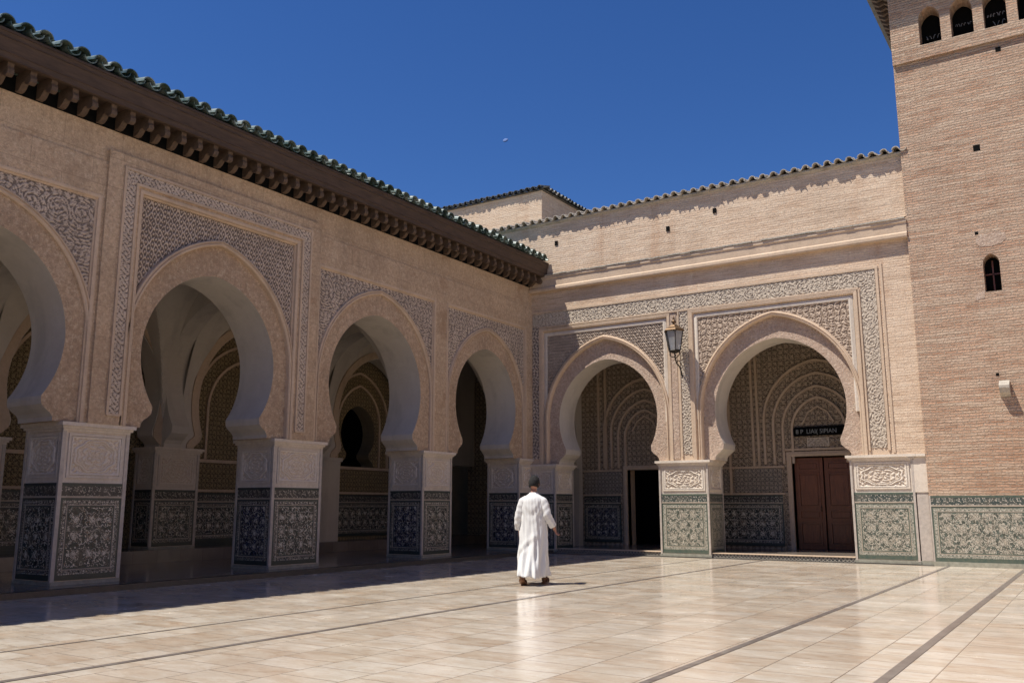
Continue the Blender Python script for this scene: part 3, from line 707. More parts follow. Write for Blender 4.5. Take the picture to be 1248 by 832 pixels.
# old putlog holes: flat black plates paint the dark inside them
obj('brickwork', b, Bw)
b = B()
for x, z in ((-12.9, 8.95), (-9.35, 8.78), (-8.0, 9.05)): b.box((x-.05, z-.07, -.0), (x+.05, z+.07, -.012), 'black_room', FB)
obj_split('putlog_hole', b, Bw)
# spandrels, mouldings
for i, (c, h, zt_) in enumerate(frB):
    cb, a = bB[i]; ao = a+.345; eo = .42
    rb = B(); pat = (lambda U, V: p_sebka(U, V, .19)) if i == 0 else (lambda U, V: p_scroll(U-c, V-zt_+.45, .5)*.45+p_arab(U, V, .19)*.6)
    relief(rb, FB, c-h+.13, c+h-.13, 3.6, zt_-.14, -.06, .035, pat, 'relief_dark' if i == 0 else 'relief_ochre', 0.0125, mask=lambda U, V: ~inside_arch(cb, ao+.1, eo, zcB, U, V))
    obj('spandrel_relief', rb, Bw)
    # pale inner border of the spandrel
    fb = B(); fb.sweep([(c-h+.10, 3.5), (c-h+.10, zt_-.11), (c+h-.10, zt_-.11), (c+h-.10, 3.5)], [(-.05, -.128), (-.05, -.02), (-.02, -.012), (.05, -.03), (.05, -.128)], FB, 'pale_stone'); obj('spandrel_border', fb, Bw)
    mb = B(); mb.sweep(arch_curve(cb, ao, eo, zcB, 0, CB+.004, tip=False), [(-.035, -.128), (-.035, -.03), (-.015, .02), (.01, .028), (.015, .0), (.038, .0), (.045, .02), (.07, .012), (.085, -.04), (.11, -.045), (.115, -.128)], FB, 'trim_stone'); obj('arch_moulding', mb, Bw)
    fb = B(); fb.sweep([(c-h, CB+.004), (c-h, zt_), (c+h, zt_), (c+h, CB+.004)], [(-.05, -.128), (-.05, -.04), (-.025, -.02), (-.02, .022), (.03, .03), (.06, .03), (.06, .0), (0, -.128)], FB, 'trim_stone'); obj('frame_moulding', fb, Bw)
    vb = B()   # irregular voussoir blocks, slightly proud of one another
    inn = arch_curve(cb, a+.012, eB, zcB, ztB, CB); out = arch_curve(cb, ao-.04, eo, zcB, 0, CB, tip=False)
# frieze
rb = B(); t = .40; w = .002
relief(rb, FB, -13.72, -4.1, 6.47, 6.87, w, .028, lambda U, V: np.maximum(p_scroll(U, V-6.67, .34), p_arab(U, V, .15)*.6), 'relief_pale', 0.0125)
relief(rb, FB, -4.45, -4.1, 2.62, 6.47, w, .026, lambda U, V: np.maximum(p_scroll(V, U+4.275, .3), p_arab(U, V, .14)*.6), 'relief_pale', 0.0125)
relief(rb, FB, -13.76, -13.5, 2.62, 6.47, w, .026, lambda U, V: p_arab(U, V, .13), 'relief_grey', 0.0125)
relief(rb, FB, -9.10, -8.86, 2.62, 6.47, w, .026, lambda U, V: np.maximum(p_scroll(V, U+8.98, .22), p_arab(U, V, .13)*.5), 'relief_pale', 0.0125)
obj('frieze', rb, Bw)
fb = B()
for x0, x1, z0, z1 in ((-13.78, -4.02, 6.87, 6.93), (-13.3, -4.5, 6.42, 6.465)): fb.box((x0, z0, .001), (x1, z1, .035), 'trim_stone', FB)
for x, t in ((-4.06, .03), (-4.49, .02), (-8.83, .02), (-9.13, .02), (-13.48, .018)): fb.box((x-t, 2.56, .001), (x+t, 6.42 if t < .03 else 6.87, .033), 'trim_stone', FB)
fb.box((-9.44, 2.5, .001), (-9.2, 6.42, .012), 'relief_ochre' if False else 'band_pale', FB)
fb.box((-3.98, 2.5, .013), (-3.93, 7.0, .03), 'trim_stone', FB)
obj_split('frieze_border', fb, Bw)
# string course + tile fringe and parapet tiles
b = B(); b.prism([(-.13, 7.50), (.14, 7.50), (.155, 7.53), (.155, 7.60), (.12, 7.64), (.125, 7.85), (.15, 7.875), (.15, 7.95), (-.13, 8.05)], lambda u, v, w=0: (w, YB-u, v), -13.75, -3.3, 'trim_stone'); obj('string_course', b, Bw)
b = B(); x = -13.2
while x < -3.35:      # weathered slate capping, every piece set a little differently
    w_ = random.uniform(.12, .30); x2 = min(x+w_, -3.32); d_ = random.uniform(-.012, .012); h_ = random.uniform(-.008, .01)
    b.box((x, YB-.175-d_, 7.955+h_), (x2-.004, YB+.12, 7.99+h_), 'tile_grey'); x = x2
obj('string_course_slates', b, Bw)
b = tiles(lambda u, up, o: (u, YB-.16+o, up), -20.4, -3.36, .27, .085, .2, 'tile_grey', 9.60, 3, .035); obj('roof_tiles', b, Bw)
b = B(); b.prism([(YB+.02, 9.56), (YB-.06, 9.60), (YB-.06, 9.64), (YB+3.9, 10.62), (YB+3.9, 8.2), (YB+.8, 8.2), (YB+.8, 9.56)], lambda u, v, w=0: (w, u, v), -20.4, -3.3, 'tile_grey'); obj('roof', b, Bw)
# gallery behind
YK = 25.2; FK = Fp(YK, 'y')
b = B()
dL, dR = -12.24, -11.0
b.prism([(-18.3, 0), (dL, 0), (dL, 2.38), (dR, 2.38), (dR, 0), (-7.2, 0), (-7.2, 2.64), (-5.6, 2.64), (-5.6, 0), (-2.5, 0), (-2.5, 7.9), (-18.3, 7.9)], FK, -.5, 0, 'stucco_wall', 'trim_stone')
obj('gallery_wall', b, Bw)
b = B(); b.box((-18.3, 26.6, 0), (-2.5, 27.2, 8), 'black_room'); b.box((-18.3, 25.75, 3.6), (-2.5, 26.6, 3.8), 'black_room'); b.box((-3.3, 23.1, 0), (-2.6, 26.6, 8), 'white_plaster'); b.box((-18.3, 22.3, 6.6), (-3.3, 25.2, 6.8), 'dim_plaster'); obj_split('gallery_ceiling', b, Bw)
for (u0, u1) in ((-13.75, -12.48), (-10.75, -7.5), (-5.3, -3.3)):
    b = B(); dado_face(b, FK, u0, u1, .2, 1.60, .03, 'blue' if u0 < -12 else 'dark'); obj('gallery_dado', b, Bw)
b = B()
for (u0, u1) in ((-13.75, -12.48), (-10.75, -9.0), (-8.85, -7.5), (-5.3, -3.3)):
    b.box((u0, 1.66, .001), (u1, 2.34, .015), 'stucco_panel', FK)
obj_split('stucco_panel', b, Bw)
b = B()
for z in (1.63, 2.37): b.box((-13.78, z-.025, .001), (-12.42, z+.025, .05), 'trim_stone', FK); b.box((-10.8, z-.025, .001), (-7.42, z+.025, .05), 'trim_stone', FK)
for x in (-12.95, -9.3, -8.95, -8.25, -8.1, -13.2, -10.2, -4.9): b.box((x-.035, 1.63 if x in (-8.95,) else 2.4, .001), (x+.035, 6.4, .055), 'trim_stone', FK)
for c, sc in ((-6.42, 1), (-11.62, .92)):
    for a, e, zc, w in ((.72, .2, 3.35, .06), (.98, .2, 3.4, .05), (1.24, .2, 3.5, .06), (1.5, .2, 3.6, .07)):
        b.sweep(arch_curve(c, a*sc, e, zc, 0, 2.45, tip=False, n=16), sq(.032, .001, w), FK, 'trim_stone')
    b.sweep([(c-.42, 3.55), (c-.25, 3.85), (c, 4.0), (c+.25, 3.85), (c+.42, 3.55)], sq(.02, .001, .04), FK, 'trim_stone')
b.box((-7.4, 2.80, .001), (-5.4, 2.86, .05), 'trim_stone', FK); 
obj_split('gallery_moulding', b, Bw)
b = B(); relief(b, FK, -6.75, -6.15, 2.9, 3.14, .004, .03, lambda U, V: p_medal(U+6.45, V-2.9, .3, .24), 'relief_pale', .02); obj('lintel_ornament', b, Bw)
# door frames
b = B()
for x0, x1, z in ((-7.2, -5.6, 2.64), (dL, dR, 2.38)):
    b.sweep([(x0, .13), (x0, z), (x1, z), (x1, .13)], [(0, -.2), (0, .06), (.06, .075), (.13, .06), (.13, .001)], FK, 'trim_stone')
obj_split('door_frame', b, Bw)
def leaf(name, x0, x1, z0, z1, mat, y, label):
    b = B(); b.box((x0, y, z0), (x1, y+.045, z1), mat); d = obj(name, b, Bw, ((x0+x1)/2, y, z0), label)
    w = x1-x0; rows = [(z0+.12, z0+.72), (z0+.80, z0+1.05), (z0+1.13, z0+2.05), (z0+2.12, z1-.1)]
    for a, c_ in rows:
        if c_-a < .1: continue
        p_ = B()
        for q in ((0, .5), (.5, 1)) if c_-a < .5 and False else ((0, 1),):
            u0, u1 = x0+.09+q[0]*(w-.18), x0+.09+q[1]*(w-.18)
            F = Fp(y, 'y')
            p_.sweep([(u0, a), (u1, a), (u1, c_), (u0, c_)], [(0, 0), (.0, .035), (.035, .035), (.04, 0)], F, mat, True)
            p_.box((u0+.06, a+.06, 0), (u1-.07, c_-.07, .03), mat, F)
        obj('door_panel', p_, d, ((x0+x1)/2, y, z0))
    return d
d1 = leaf('door_leaf', -7.18, -6.42, .14, 2.6, 'wood_door', YK+.16, 'reddish brown left door leaf with raised panels')
d2 = leaf('door_leaf', -6.40, -5.62, .14, 2.6, 'wood_door', YK+.24, 'right door leaf standing further back in the shade')
b = B(); b.tube([(-6.5, YK+.16, 1.15), (-6.5, YK+.10, 1.15), (-6.5, YK+.10, 1.28), (-6.5, YK+.16, 1.28)], .012, 'brass'); obj('door_handle', b, d1)
# wall with a white arch where the two galleries meet
cv = arch_curve(24.15, .72, .15, 3.5, 2.9, 2.45, n=16)
b = B(); b.prism([(23.1, 2.45)]+cv+[(25.2, 2.45), (25.2, 6.6), (23.1, 6.6)], Fp(-13.82, 'x'), -.45, 0, 'white_plaster')
b.box((-14.27, 24.95, 0), (-13.82, 25.2, 2.45), 'white_plaster')
obj_split('side_arch', b, Bw)
# patterned step risers
b = B()
for x0, x1 in ((-12.97, -9.83), (-8.44, -4.98)):
    b.box((x0, YB+.02, 0), (x1, YB+.14, .118), 'step_mosaic'); b.box((x0, YB+.0, .118), (x1, YB+.22, .137), 'trim_stone')
obj_split('door_step', b, Bw)
b = B(); b.box((-3.62, YB-.02, 0), (-3.29, YB+.1, .098), 'plinth_stone'); b.box((-3.56, YB-.012, .1), (-3.32, YB+.1, 1.6), 'edge_marble'); b.box((-3.62, YB-.03, 1.6), (-3.31, YB+.1, CB), 'pale_stone'); b.box((-3.68, YB-.09, CB-.06), (-3.31, YB+.1, CB+.001), 'pale_stone')
obj_split('end_strip', b, Bw)

# ================================================================== TOWER
T = thing('brick_tower', (0, 24, 0), 'tall square brick tower with arched belfry windows at the right edge', 'tower')
YT = 22.0; FT = Fp(YT, 'y'); x0, x1, yb = -3.3, 3.2, 28.5
wins = [(-2.425+.69*k, .235) for k in range(8)]
wc = [arch_curve(c, a, .08, 12.78, 0, 12.14, n=8, tip=False) for c, a in wins]
sw = arch_curve(-1.63, .165, .06, 6.62, 0, 5.98, n=8, tip=False)
b = B()
b.prism([(x0, 1.52), (x1, 1.52), (x1, 11.8), (x0, 11.8)], FT, -.5, 0, 'brick_tower', holes=[sw])
b.prism([(x0, 11.8), (x1, 11.8), (x1, 14.5), (x0, 14.5)], FT, -.5, .07, 'brick_tower', 'brick_tower', holes=wc)
b.box((x0, 0, -.5), (x1, 1.52, -.02), 'brick_tower', FT)
b.box((x0, YT+.5, 0), (x0+.5, yb, 14.5), 'brick_tower'); b.box((x1-.5, YT+.5, 0), (x1, yb, 14.5), 'brick_tower'); b.box((x0+.5, yb-.5, 0), (x1-.5, yb, 14.5), 'brick_tower')
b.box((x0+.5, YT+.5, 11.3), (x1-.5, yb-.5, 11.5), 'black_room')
obj('wall', b, T)
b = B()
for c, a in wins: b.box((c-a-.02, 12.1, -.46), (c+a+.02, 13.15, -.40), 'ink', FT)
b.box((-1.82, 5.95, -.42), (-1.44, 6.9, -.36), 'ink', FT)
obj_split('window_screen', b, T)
b = B()
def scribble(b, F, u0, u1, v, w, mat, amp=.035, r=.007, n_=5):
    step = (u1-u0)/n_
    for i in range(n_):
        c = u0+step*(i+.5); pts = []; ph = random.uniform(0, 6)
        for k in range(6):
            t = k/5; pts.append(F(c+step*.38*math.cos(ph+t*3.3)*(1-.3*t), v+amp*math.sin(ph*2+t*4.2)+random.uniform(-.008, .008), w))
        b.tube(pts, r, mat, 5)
scribble(b, FT, -2.60, -2.25, 12.50, -.39, 'glint_paint', .05, .008, 4)  # pale strokes painted in place of glints on the carved screens
scribble(b, FT, -1.92, -1.55, 12.62, -.39, 'glint_paint', .035, .006, 6)
scribble(b, FT, -1.85, -1.60, 12.32, -.39, 'glint_paint', .03, .005, 3)
scribble(b, FT, -1.24, -.86, 12.66, -.39, 'glint_paint', .04, .009, 6)
scribble(b, FT, -1.15, -.86, 12.44, -.39, 'glint_paint', .06, .007, 3)
obj('window_glints', b, T)
b = B(); b.box((-1.80, 6.42, -.36), (-1.46, 6.45, -.33), 'wood_door', FT); b.box((-1.645, 6.0, -.36), (-1.615, 6.75, -.33), 'wood_door', FT); obj_split('window_bar', b, T)
b = B(); dado_face(b, FT, -3.27, 3.2, .10, 1.52, .006, 'green'); b.box((x0, 0, -.02), (x1, .10, .03), 'plinth_stone', FT); obj('tile_dado', b, T)
b = B(); b.box((-3.3, .1, -.02), (-3.27, 1.52, .012), 'edge_marble', FT)
for (x, z, s_) in ((-1.69, 9.35, .07), (-1.06, 11.6, .055), (-1.86, 7.35, .035), (-1.72, 4.12, .03)):  # flat black plates paint the dark of the holes
    b.box((x-s_, z-s_*1.1, -.0), (x+s_, z+s_, .004), 'black_room', FT)
obj_split('putlog_hole', b, T)
b = B(); b.prism([(0, 3.98), (.22, 3.86), (.22, 3.80), (.16, 3.70), (0, 3.62)], lambda u, v, w=0: (w, YT-u, v), -1.70, -1.50, 'tile_grey'); obj('stone_corbel', b, T)
b = B(); pts = [(-1.90, 7.12), (-1.80, 7.02), (-1.60, 7.00), (-1.38, 7.05), (-1.28, 7.14), (-1.30, 7.27), (-1.42, 7.33), (-1.62, 7.29), (-1.80, 7.30), (-1.88, 7.22)]
b.prism(pts, FT, .0, .006, 'band_pale'); b.prism([(-2.02, 5.80), (-1.82, 5.84), (-1.80, 6.05), (-1.84, 6.0), (-2.0, 5.95)], FT, 0, .005, 'band_pale'); obj_split('mortar_patch', b, T)
# eave
b = B()
ez = 14.35
b.box((x0-.62, YT-.62, ez+.12), (x1+.62, yb+.6, ez+.2), 'wood_eave')
b.add([(x0-.75, YT-.75, ez+.26), (x1+.75, YT-.75, ez+.26), (x1+.75, yb+.7, ez+.26), (x0-.75, yb+.7, ez+.26), (0, 25, ez+2.4)], [(0, 1, 4), (1, 2, 4), (2, 3, 4), (3, 0, 4), (3, 2, 1, 0)], 'tile_black')
obj('roof', b, T)
bb = B(); bb.prism([(0, 14.47), (0, 14.20), (-.18, 14.20), (-.32, 14.30), (-.45, 14.26), (-.58, 14.34), (-.58, 14.47)], lambda u, v, w=0: (x0+u, w, v), -.05, .05, 'wood_bracket')
y = YT+.1; pb = None
while y < yb:
    if pb is None: pb = obj('eave_bracket', bb, T, (0, 0, 0)); pb.location = Vector((0, y, 0))-WLOC[T]
    else: o = pb.copy(); COL.objects.link(o); o.parent = T; o.location = Vector((0, y, 0))-WLOC[T]
    y += .27
b = B(); b.prism([(0, 14.47), (0, 14.20), (-.18, 14.20), (-.32, 14.30), (-.45, 14.26), (-.56, 14.34), (-.56, 14.47)], lambda u, v, w=0: (w, YT-.07+u, v), x0, x0+.1, 'wood_bracket')
bb = b; pb = None; xx = 0
while xx < 6.3:
    if pb is None: pb = obj('eave_bracket', bb, T, (0, 0, 0)); pb.location = Vector((0, 0, 0))-WLOC[T]
    else: o = pb.copy(); COL.objects.link(o); o.parent = T; o.location = Vector((xx, 0, 0))-WLOC[T]
    xx += .3
b = tiles(lambda u, up, o: (x0-.70+o, u, up), YT-.6, yb+.6, .23, .085, .5, 'tile_black', ez+.22, 2, .05)
obj('roof_tiles', b, T)
# two walls added outside the frame to block low sky and bounce warm light
E_ = thing('added_court_wall', (13, 5, 0), 'plain unseen wall added for warm bounce light, opposite the long arcade', 'wall')
b = B(); b.box((3.2, 22.1, 0), (13.6, 22.7, 8), 'brick_wall'); b.box((13, -16, 0), (13.6, 22.1, 8.2), 'brick_wall'); obj('wall_face', b, E_)
S_ = thing('added_court_wall', (0, -16, 0), 'plain unseen wall added behind the camera to hold back sky light', 'wall')
b = B(); b.box((-14, -16.6, 0), (13, -16, 8), 'brick_wall'); obj('wall_face', b, S_)

# ================================================================== UPPER BLOCK
U = thing('roof_pavilion', (-18.2, 28, 8), 'small brick block with dark tiled roof rising behind the corner of the courtyard', 'building')
ux0, ux1, uy0, uy1 = -22.0, -15.75, 26.0, 31.5
b = B(); b.box((ux0, uy0, 8), (ux1, uy1, 12.35), 'brick_wall'); obj('wall', b, U)
b = tiles(lambda u, up, o: (u, uy0-.16+o, up), ux0, ux1+.1, .25, .09, .3, 'tile_black', 12.36, 1, .03); obj('roof_tiles', b, U)
b = tiles(lambda u, up, o: (ux1+.18-o, u, up), uy0+.2, uy1, .25, .09, .3, 'tile_black', 12.36, 1, .03); obj('roof_tiles', b, U)
b = B(); b.add([(ux0-.1, uy0-.1, 12.36), (ux1+.1, uy0-.1, 12.36), (ux1+.1, uy1, 12.36), (ux0-.1, uy1, 12.36), (ux0+2.5, 28.7, 13.05), (ux1-2.5, 28.7, 13.05)], [(0, 1, 5, 4), (1, 2, 5), (2, 3, 4, 5), (3, 0, 4), (3, 2, 1, 0)], 'tile_black'); obj('roof', b, U)

# ================================================================== LANTERN
LX, LY = -9.08, 21.66
Ln = thing('wall_lantern', (LX, LY, 5.2), 'black iron and brass lantern on a curled bracket between the two sunlit arches', 'lantern')
b = B(); pr = [(.0, 0), (.07, 0), (.17, .05), (.175, .075)]
b.lathe((LX, LY, 5.26), [(.02, -.04), (.06, -.03), (.14, .0), (.165, .03), (.155, .05)], 'iron', 6, smooth=False)
b.lathe((LX, LY, 5.80), [(.27, 0), (.285, .02), (.27, .05), (.20, .09), (.15, .12), (.10, .17), (.05, .19)], 'brass', 6, smooth=False)
b.lathe((LX, LY, 5.98), [(.035, 0), (.03, .04), (.07, .075), (.055, .11), (.025, .13), (.035, .16), (.012, .21), (.006, .25)], 'brass', 10)
for k in range(6):
    th = PI/3*k; b.tube([(LX+.16*math.cos(th), LY+.16*math.sin(th), 5.30), (LX+.25*math.cos(th), LY+.25*math.sin(th), 5.81)], .012, 'iron', 6)
obj('lantern_frame', b, Ln)
b = B(); b.lathe((LX, LY, 5.31), [(.148, 0), (.236, .49)], 'lamp_glass', 6, smooth=False); obj('lantern_glass', b, Ln)
b = B()
b.tube([(LX-.14, LY, 5.27), (LX-.13, LY, 5.17), (LX-.05, LY, 5.12), (LX+.02, LY, 5.14), (LX+.02, LY, 5.19)], .014, 'iron')
b.tube([(LX+.13, LY, 5.27), (LX+.12, LY, 5.17), (LX+.04, LY, 5.10), (LX, LY, 5.08)], .014, 'iron')
b.tube([(LX, LY, 5.24), (LX, LY+.02, 5.08), (LX, LY+.12, 4.97), (LX+.01, LY+.28, 4.90), (LX+.01, LY+.38, 4.78), (LX+.01, LY+.43, 4.66)], .018, 'iron')
b.tube([(LX, LY+.12, 4.97), (LX, LY+.2, 5.06), (LX, LY+.32, 5.06), (LX, LY+.44, 4.98)], .012, 'iron')
obj('lantern_bracket', b, Ln)

# ================================================================== SIGN
Sg = thing('lettered_sign', (-6.41, YK-.05, 3.2), 'narrow black sign with faint pale lettering above the wooden door', 'sign')
b = B(); b.prism([(-7.10, 3.22), (-7.06, 3.19), (-5.74, 3.20), (-5.70, 3.24), (-5.70, 3.42), (-5.74, 3.45), (-7.06, 3.44), (-7.10, 3.40)], FK, .03, .065, 'ink'); obj('sign_board', b, Sg)
def text(name, s, loc, size, mat, parent, rz=0, sx=1):
    cu = bpy.data.curves.new(name, 'FONT'); cu.body = s; cu.size = size; cu.extrude = .003; cu.align_x = 'LEFT'
    t_ = bpy.data.objects.new(name+'_tmp', cu); COL.objects.link(t_); bpy.context.view_layer.update()
    me = bpy.data.meshes.new_from_object(t_.evaluated_get(bpy.context.evaluated_depsgraph_get())); bpy.data.objects.remove(t_)
    me.materials.clear(); me.materials.append(M[mat])
    o = bpy.data.objects.new(name, me); COL.objects.link(o); o.parent = parent; o.rotation_euler = (PI/2, 0, rz); o.scale = (sx, 1, 1)
    o.location = Vector(loc)-WLOC[parent]; return o
text('sign_lettering', '8 P  LIAI( 5IPIAN', (-7.03, YK-.068, 3.255), .17, 'letter_paint', Sg, 0, .92)

# ================================================================== MOON
d = (Vector(cam.location)*0 + (F0*math.cos(PITCH)+Vector((0, 0, 1))*math.sin(PITCH))*1090 + R0*(616-624) - (-F0*math.sin(PITCH)+Vector((0, 0, 1))*math.cos(PITCH))*(171-416)).normalized()
mc = Vector((0, 0, H))+d*1100
hn = (-d-SUN_D).normalized(); ax_ = hn.cross(Vector((0, 0, 1))).normalized(); bx_ = hn.cross(ax_)  # flattened disc turned between sun and camera so its whole face looks lit
mb_ = B(); vs = []
for j in range(9):
    ph = -PI/2+PI*j/8
    for k in range(20):
        th = 2*PI*k/20; vs.append(mc+(ax_*math.cos(th)*3.4+bx_*math.sin(th)*2.9)*math.cos(ph)+hn*math.sin(ph)*.9)
mb_.add(vs, [(j*20+k, j*20+(k+1) % 20, (j+1)*20+(k+1) % 20, (j+1)*20+k) for j in range(8) for k in range(20)], 'moon_rock', smooth=True)
mo = obj('moon', mb_, None, mc)
for f in mo.data.polygons: f.use_smooth = True
tagv(mo, 'tiny pale daytime moon alone in the deep blue sky', 'moon')
# ================================================================== PERSON
PX, PY = -8.22, 13.22
HD = YAW - math.radians(17)
Pn = thing('person', (PX, PY, 0), 'person in a long white robe and brown sandals walking away across the courtyard', 'person')
hx, hy = Vector((math.cos(HD), math.sin(HD), 0)), Vector((-math.sin(HD), math.cos(HD), 0))
def L(x, y, z): q = Vector((PX, PY, z))+hx*x+hy*y; return (q.x, q.y, q.z)
def skin_mesh(chains, root, sub=2):
    """chains: list of [(point, radius), ...]; identical points are welded"""
    pts = []; rad = []; eds = []; key = {}
    for ch in chains:
        prev = None
        for q, r in ch:
            k = tuple(round(x, 4) for x in q)
            if k not in key: key[k] = len(pts); pts.append(q); rad.append(r)
            i = key[k]
            if prev is not None and prev != i: eds.append((prev, i))
            prev = i
    me = bpy.data.meshes.new('skin_tmp'); me.from_pydata(pts, eds, []); o = bpy.data.objects.new('skin_tmp', me); COL.objects.link(o)
    sk = o.modifiers.new('s', 'SKIN'); sk.use_smooth_shade = True
    for i, r in enumerate(rad): me.skin_vertices[0].data[i].radius = (r, r)
    rt = key[tuple(round(x, 4) for x in root)]
    for i in range(len(pts)): me.skin_vertices[0].data[i].use_root = (i == rt)
    sb_ = o.modifiers.new('u', 'SUBSURF'); sb_.levels = sub; sb_.render_levels = sub
    bpy.context.view_layer.update()
    e = o.evaluated_get(bpy.context.evaluated_depsgraph_get()); m2 = bpy.data.meshes.new_from_object(e)
    v = [tuple(x.co) for x in m2.vertices]; f = [tuple(p.vertices) for p in m2.polygons]
    bpy.data.objects.remove(o); return v, f
pel = L(0, 0, .93)
def hand(w, d, side, r=.03):
    """w wrist, d pointing direction, side = direction of the thumb; local vectors"""
    d = Vector(d).normalized(); sd = Vector(side); sd = (sd-d*sd.dot(d)).normalized(); nrm = d.cross(sd)
    w = Vector(w); ch = []
    palm = w+d*.045; ch.append([(tuple(w), .027), (tuple(palm), .031), (tuple(w+d*.08), .030)])
    for k, (o, ln) in enumerate(((.030, .068), (.010, .077), (-.011, .071), (-.031, .055))):
        b0 = w+d*.06+sd*o*.55; b1 = w+d*.095+sd*o
        c1 = b1+d*ln*.42+nrm*ln*.12; c2 = c1+d*ln*.28+nrm*ln*.26; c3 = c2+d*ln*.10+nrm*ln*.26
        ch.append([(tuple(palm), .031), (tuple(b0), .013), (tuple(b1), .0095), (tuple(c1), .0088), (tuple(c2), .008), (tuple(c3), .0065)])
    t0 = w+d*.03+sd*.025; t1 = t0+d*.028+sd*.022; t2 = t1+d*.026+sd*.006+nrm*.006
    ch.append([(tuple(palm), .031), (tuple(t0), .014), (tuple(t1), .0105), (tuple(t2), .008)])
    return ch
def v3(x, y, z): return hx*x+hy*y+Vector((0, 0, z))
wl, wr = L(-.262, .07, .90), L(.345, .06, .94)
ch = [[(pel, .12), (L(0, 0, 1.08), .115), (L(0, -.005, 1.27), .13), (L(0, 0, 1.38), .075), (L(0, .025, 1.48), .05), (L(0, .055, 1.57), .052), (L(0, .07, 1.62), .06)],
      [(L(0, 0, 1.38), .075), (L(-.09, -.005, 1.39), .055), (L(-.165, -.01, 1.36), .05), (L(-.238, -.03, 1.14), .043), (wl, .028)],
      [(L(0, 0, 1.38), .075), (L(.09, -.005, 1.39), .055), (L(.165, -.01, 1.36), .05), (L(.262, -.04, 1.15), .043), (wr, .028)],
      [(pel, .12), (L(-.09, 0, .86), .09), (L(-.095, -.03, .50), .055), (L(-.095, -.27, .19), .032), (L(-.11, -.31, .13), .036), (L(-.115, -.20, .055), .034), (L(-.12, -.13, .045), .026)],
      [(pel, .12), (L(.09, 0, .86), .09), (L(.10, .20, .50), .058), (L(.11, .28, .14), .036), (L(.11, .28, .065), .036), (L(.115, .38, .05), .034), (L(.12, .46, .04), .026)]]
ch += hand(wl, v3(-.05, .25, -1), v3(.1, 1, .2)); ch += hand(wr, v3(.35, .2, -.9), v3(-.1, 1, .3))
v, f = skin_mesh(ch, pel)
b = B(); b.add(v, f, 'skin', smooth=True)
# head: shaped sphere with brow, nose, chin, eye hollows and ears
HC = Vector(L(0, .075, 1.675)); tilt = .28
def headpt(th, ph):
    x, y, z = math.cos(ph)*math.sin(th), math.cos(ph)*math.cos(th), math.sin(ph)     # y = face forward
    rx, ry, rz = .076, .096, .115
    if z < 0: rx *= 1-.28*z*z; ry *= 1-.1*z*z
    X, Y, Z_ = x*rx, y*ry, z*rz
    if y > 0:
        Y -= .010*max(0, 1-((X/.05)**2+((Z_-.005)/.03)**2))*(abs(X) > .012)
        Y += .022*max(0, 1-abs(X)/.017)*max(0, 1-abs(Z_+.022)/.034)
        Y += .006*max(0, 1-abs(X)/.03)*max(0, 1-abs(Z_+.062)/.010)
        Y += .008*max(0, 1-abs(X)/.035)*max(0, 1-abs(Z_+.098)/.022)
    Y2 = Y*math.cos(tilt)+Z_*math.sin(tilt); Z2 = -Y*math.sin(tilt)+Z_*math.cos(tilt)
    return HC+hx*X+hy*Y2+Vector((0, 0, Z2))
nt, np_ = 36, 26
vs = [headpt(2*PI*i/nt, -PI/2+PI*j/np_) for i in range(nt) for j in range(np_+1)]
b.add(vs, [(i*(np_+1)+j, ((i+1) % nt)*(np_+1)+j, ((i+1) % nt)*(np_+1)+j+1, i*(np_+1)+j+1) for i in range(nt) for j in range(np_)], 'skin', smooth=True)
def ht(X, Y, Z_): return HC+hx*X+hy*(Y*math.cos(tilt)+Z_*math.sin(tilt))+Vector((0, 0, -Y*math.sin(tilt)+Z_*math.cos(tilt)))
for s in (-1, 1):
    ring = [ht(s*(.076+.012*math.sin(t)), -.005-.014*math.cos(t*1.0)+.004, -.012+.030*math.cos(t+.3)) for t in [2*PI*k/9 for k in range(10)]]
    b.tube(ring, .0065, 'skin', 6)
    b.tube([ht(s*.072, 0, -.03), ht(s*.083, -.004, -.01), ht(s*.078, -.002, .015)], [.008, .009, .007], 'skin', 6)
obj('body', b, Pn)
e_ = B()
for s in (-1, 1): e_.lathe(tuple(ht(s*.031, .079, .004)), [(.001, -.010), (.009, -.006), (.011, 0), (.009, .006), (.001, .010)], 'eye', 8)
obj('eyes', e_, Pn)
# hair: cap over the back and crown, slightly uneven
b = B(); nt, np_ = 40, 20; vs = []
for i in range(nt):
    th = 2*PI*i/nt; low = -.62 if math.cos(th) < .25 else (.45 if math.cos(th) > .62 else -.62+(math.cos(th)-.25)/.37*1.07)
    for j in range(np_+1):
        ph = low+(PI/2-low)*j/np_; q = headpt(th, ph); o_ = q-HC
        g_ = .019+.010*math.sin(th*9+j)*math.cos(j*1.9)+.007*random.random()
        if j == 0: g_ = .0
        vs.append(HC+o_*(1+g_/.09))
b.add(vs, [(i*(np_+1)+j, ((i+1) % nt)*(np_+1)+j, ((i+1) % nt)*(np_+1)+j+1, i*(np_+1)+j+1) for i in range(nt) for j in range(np_)], 'hair', smooth=True); b.open = True
obj('hair', b, Pn)
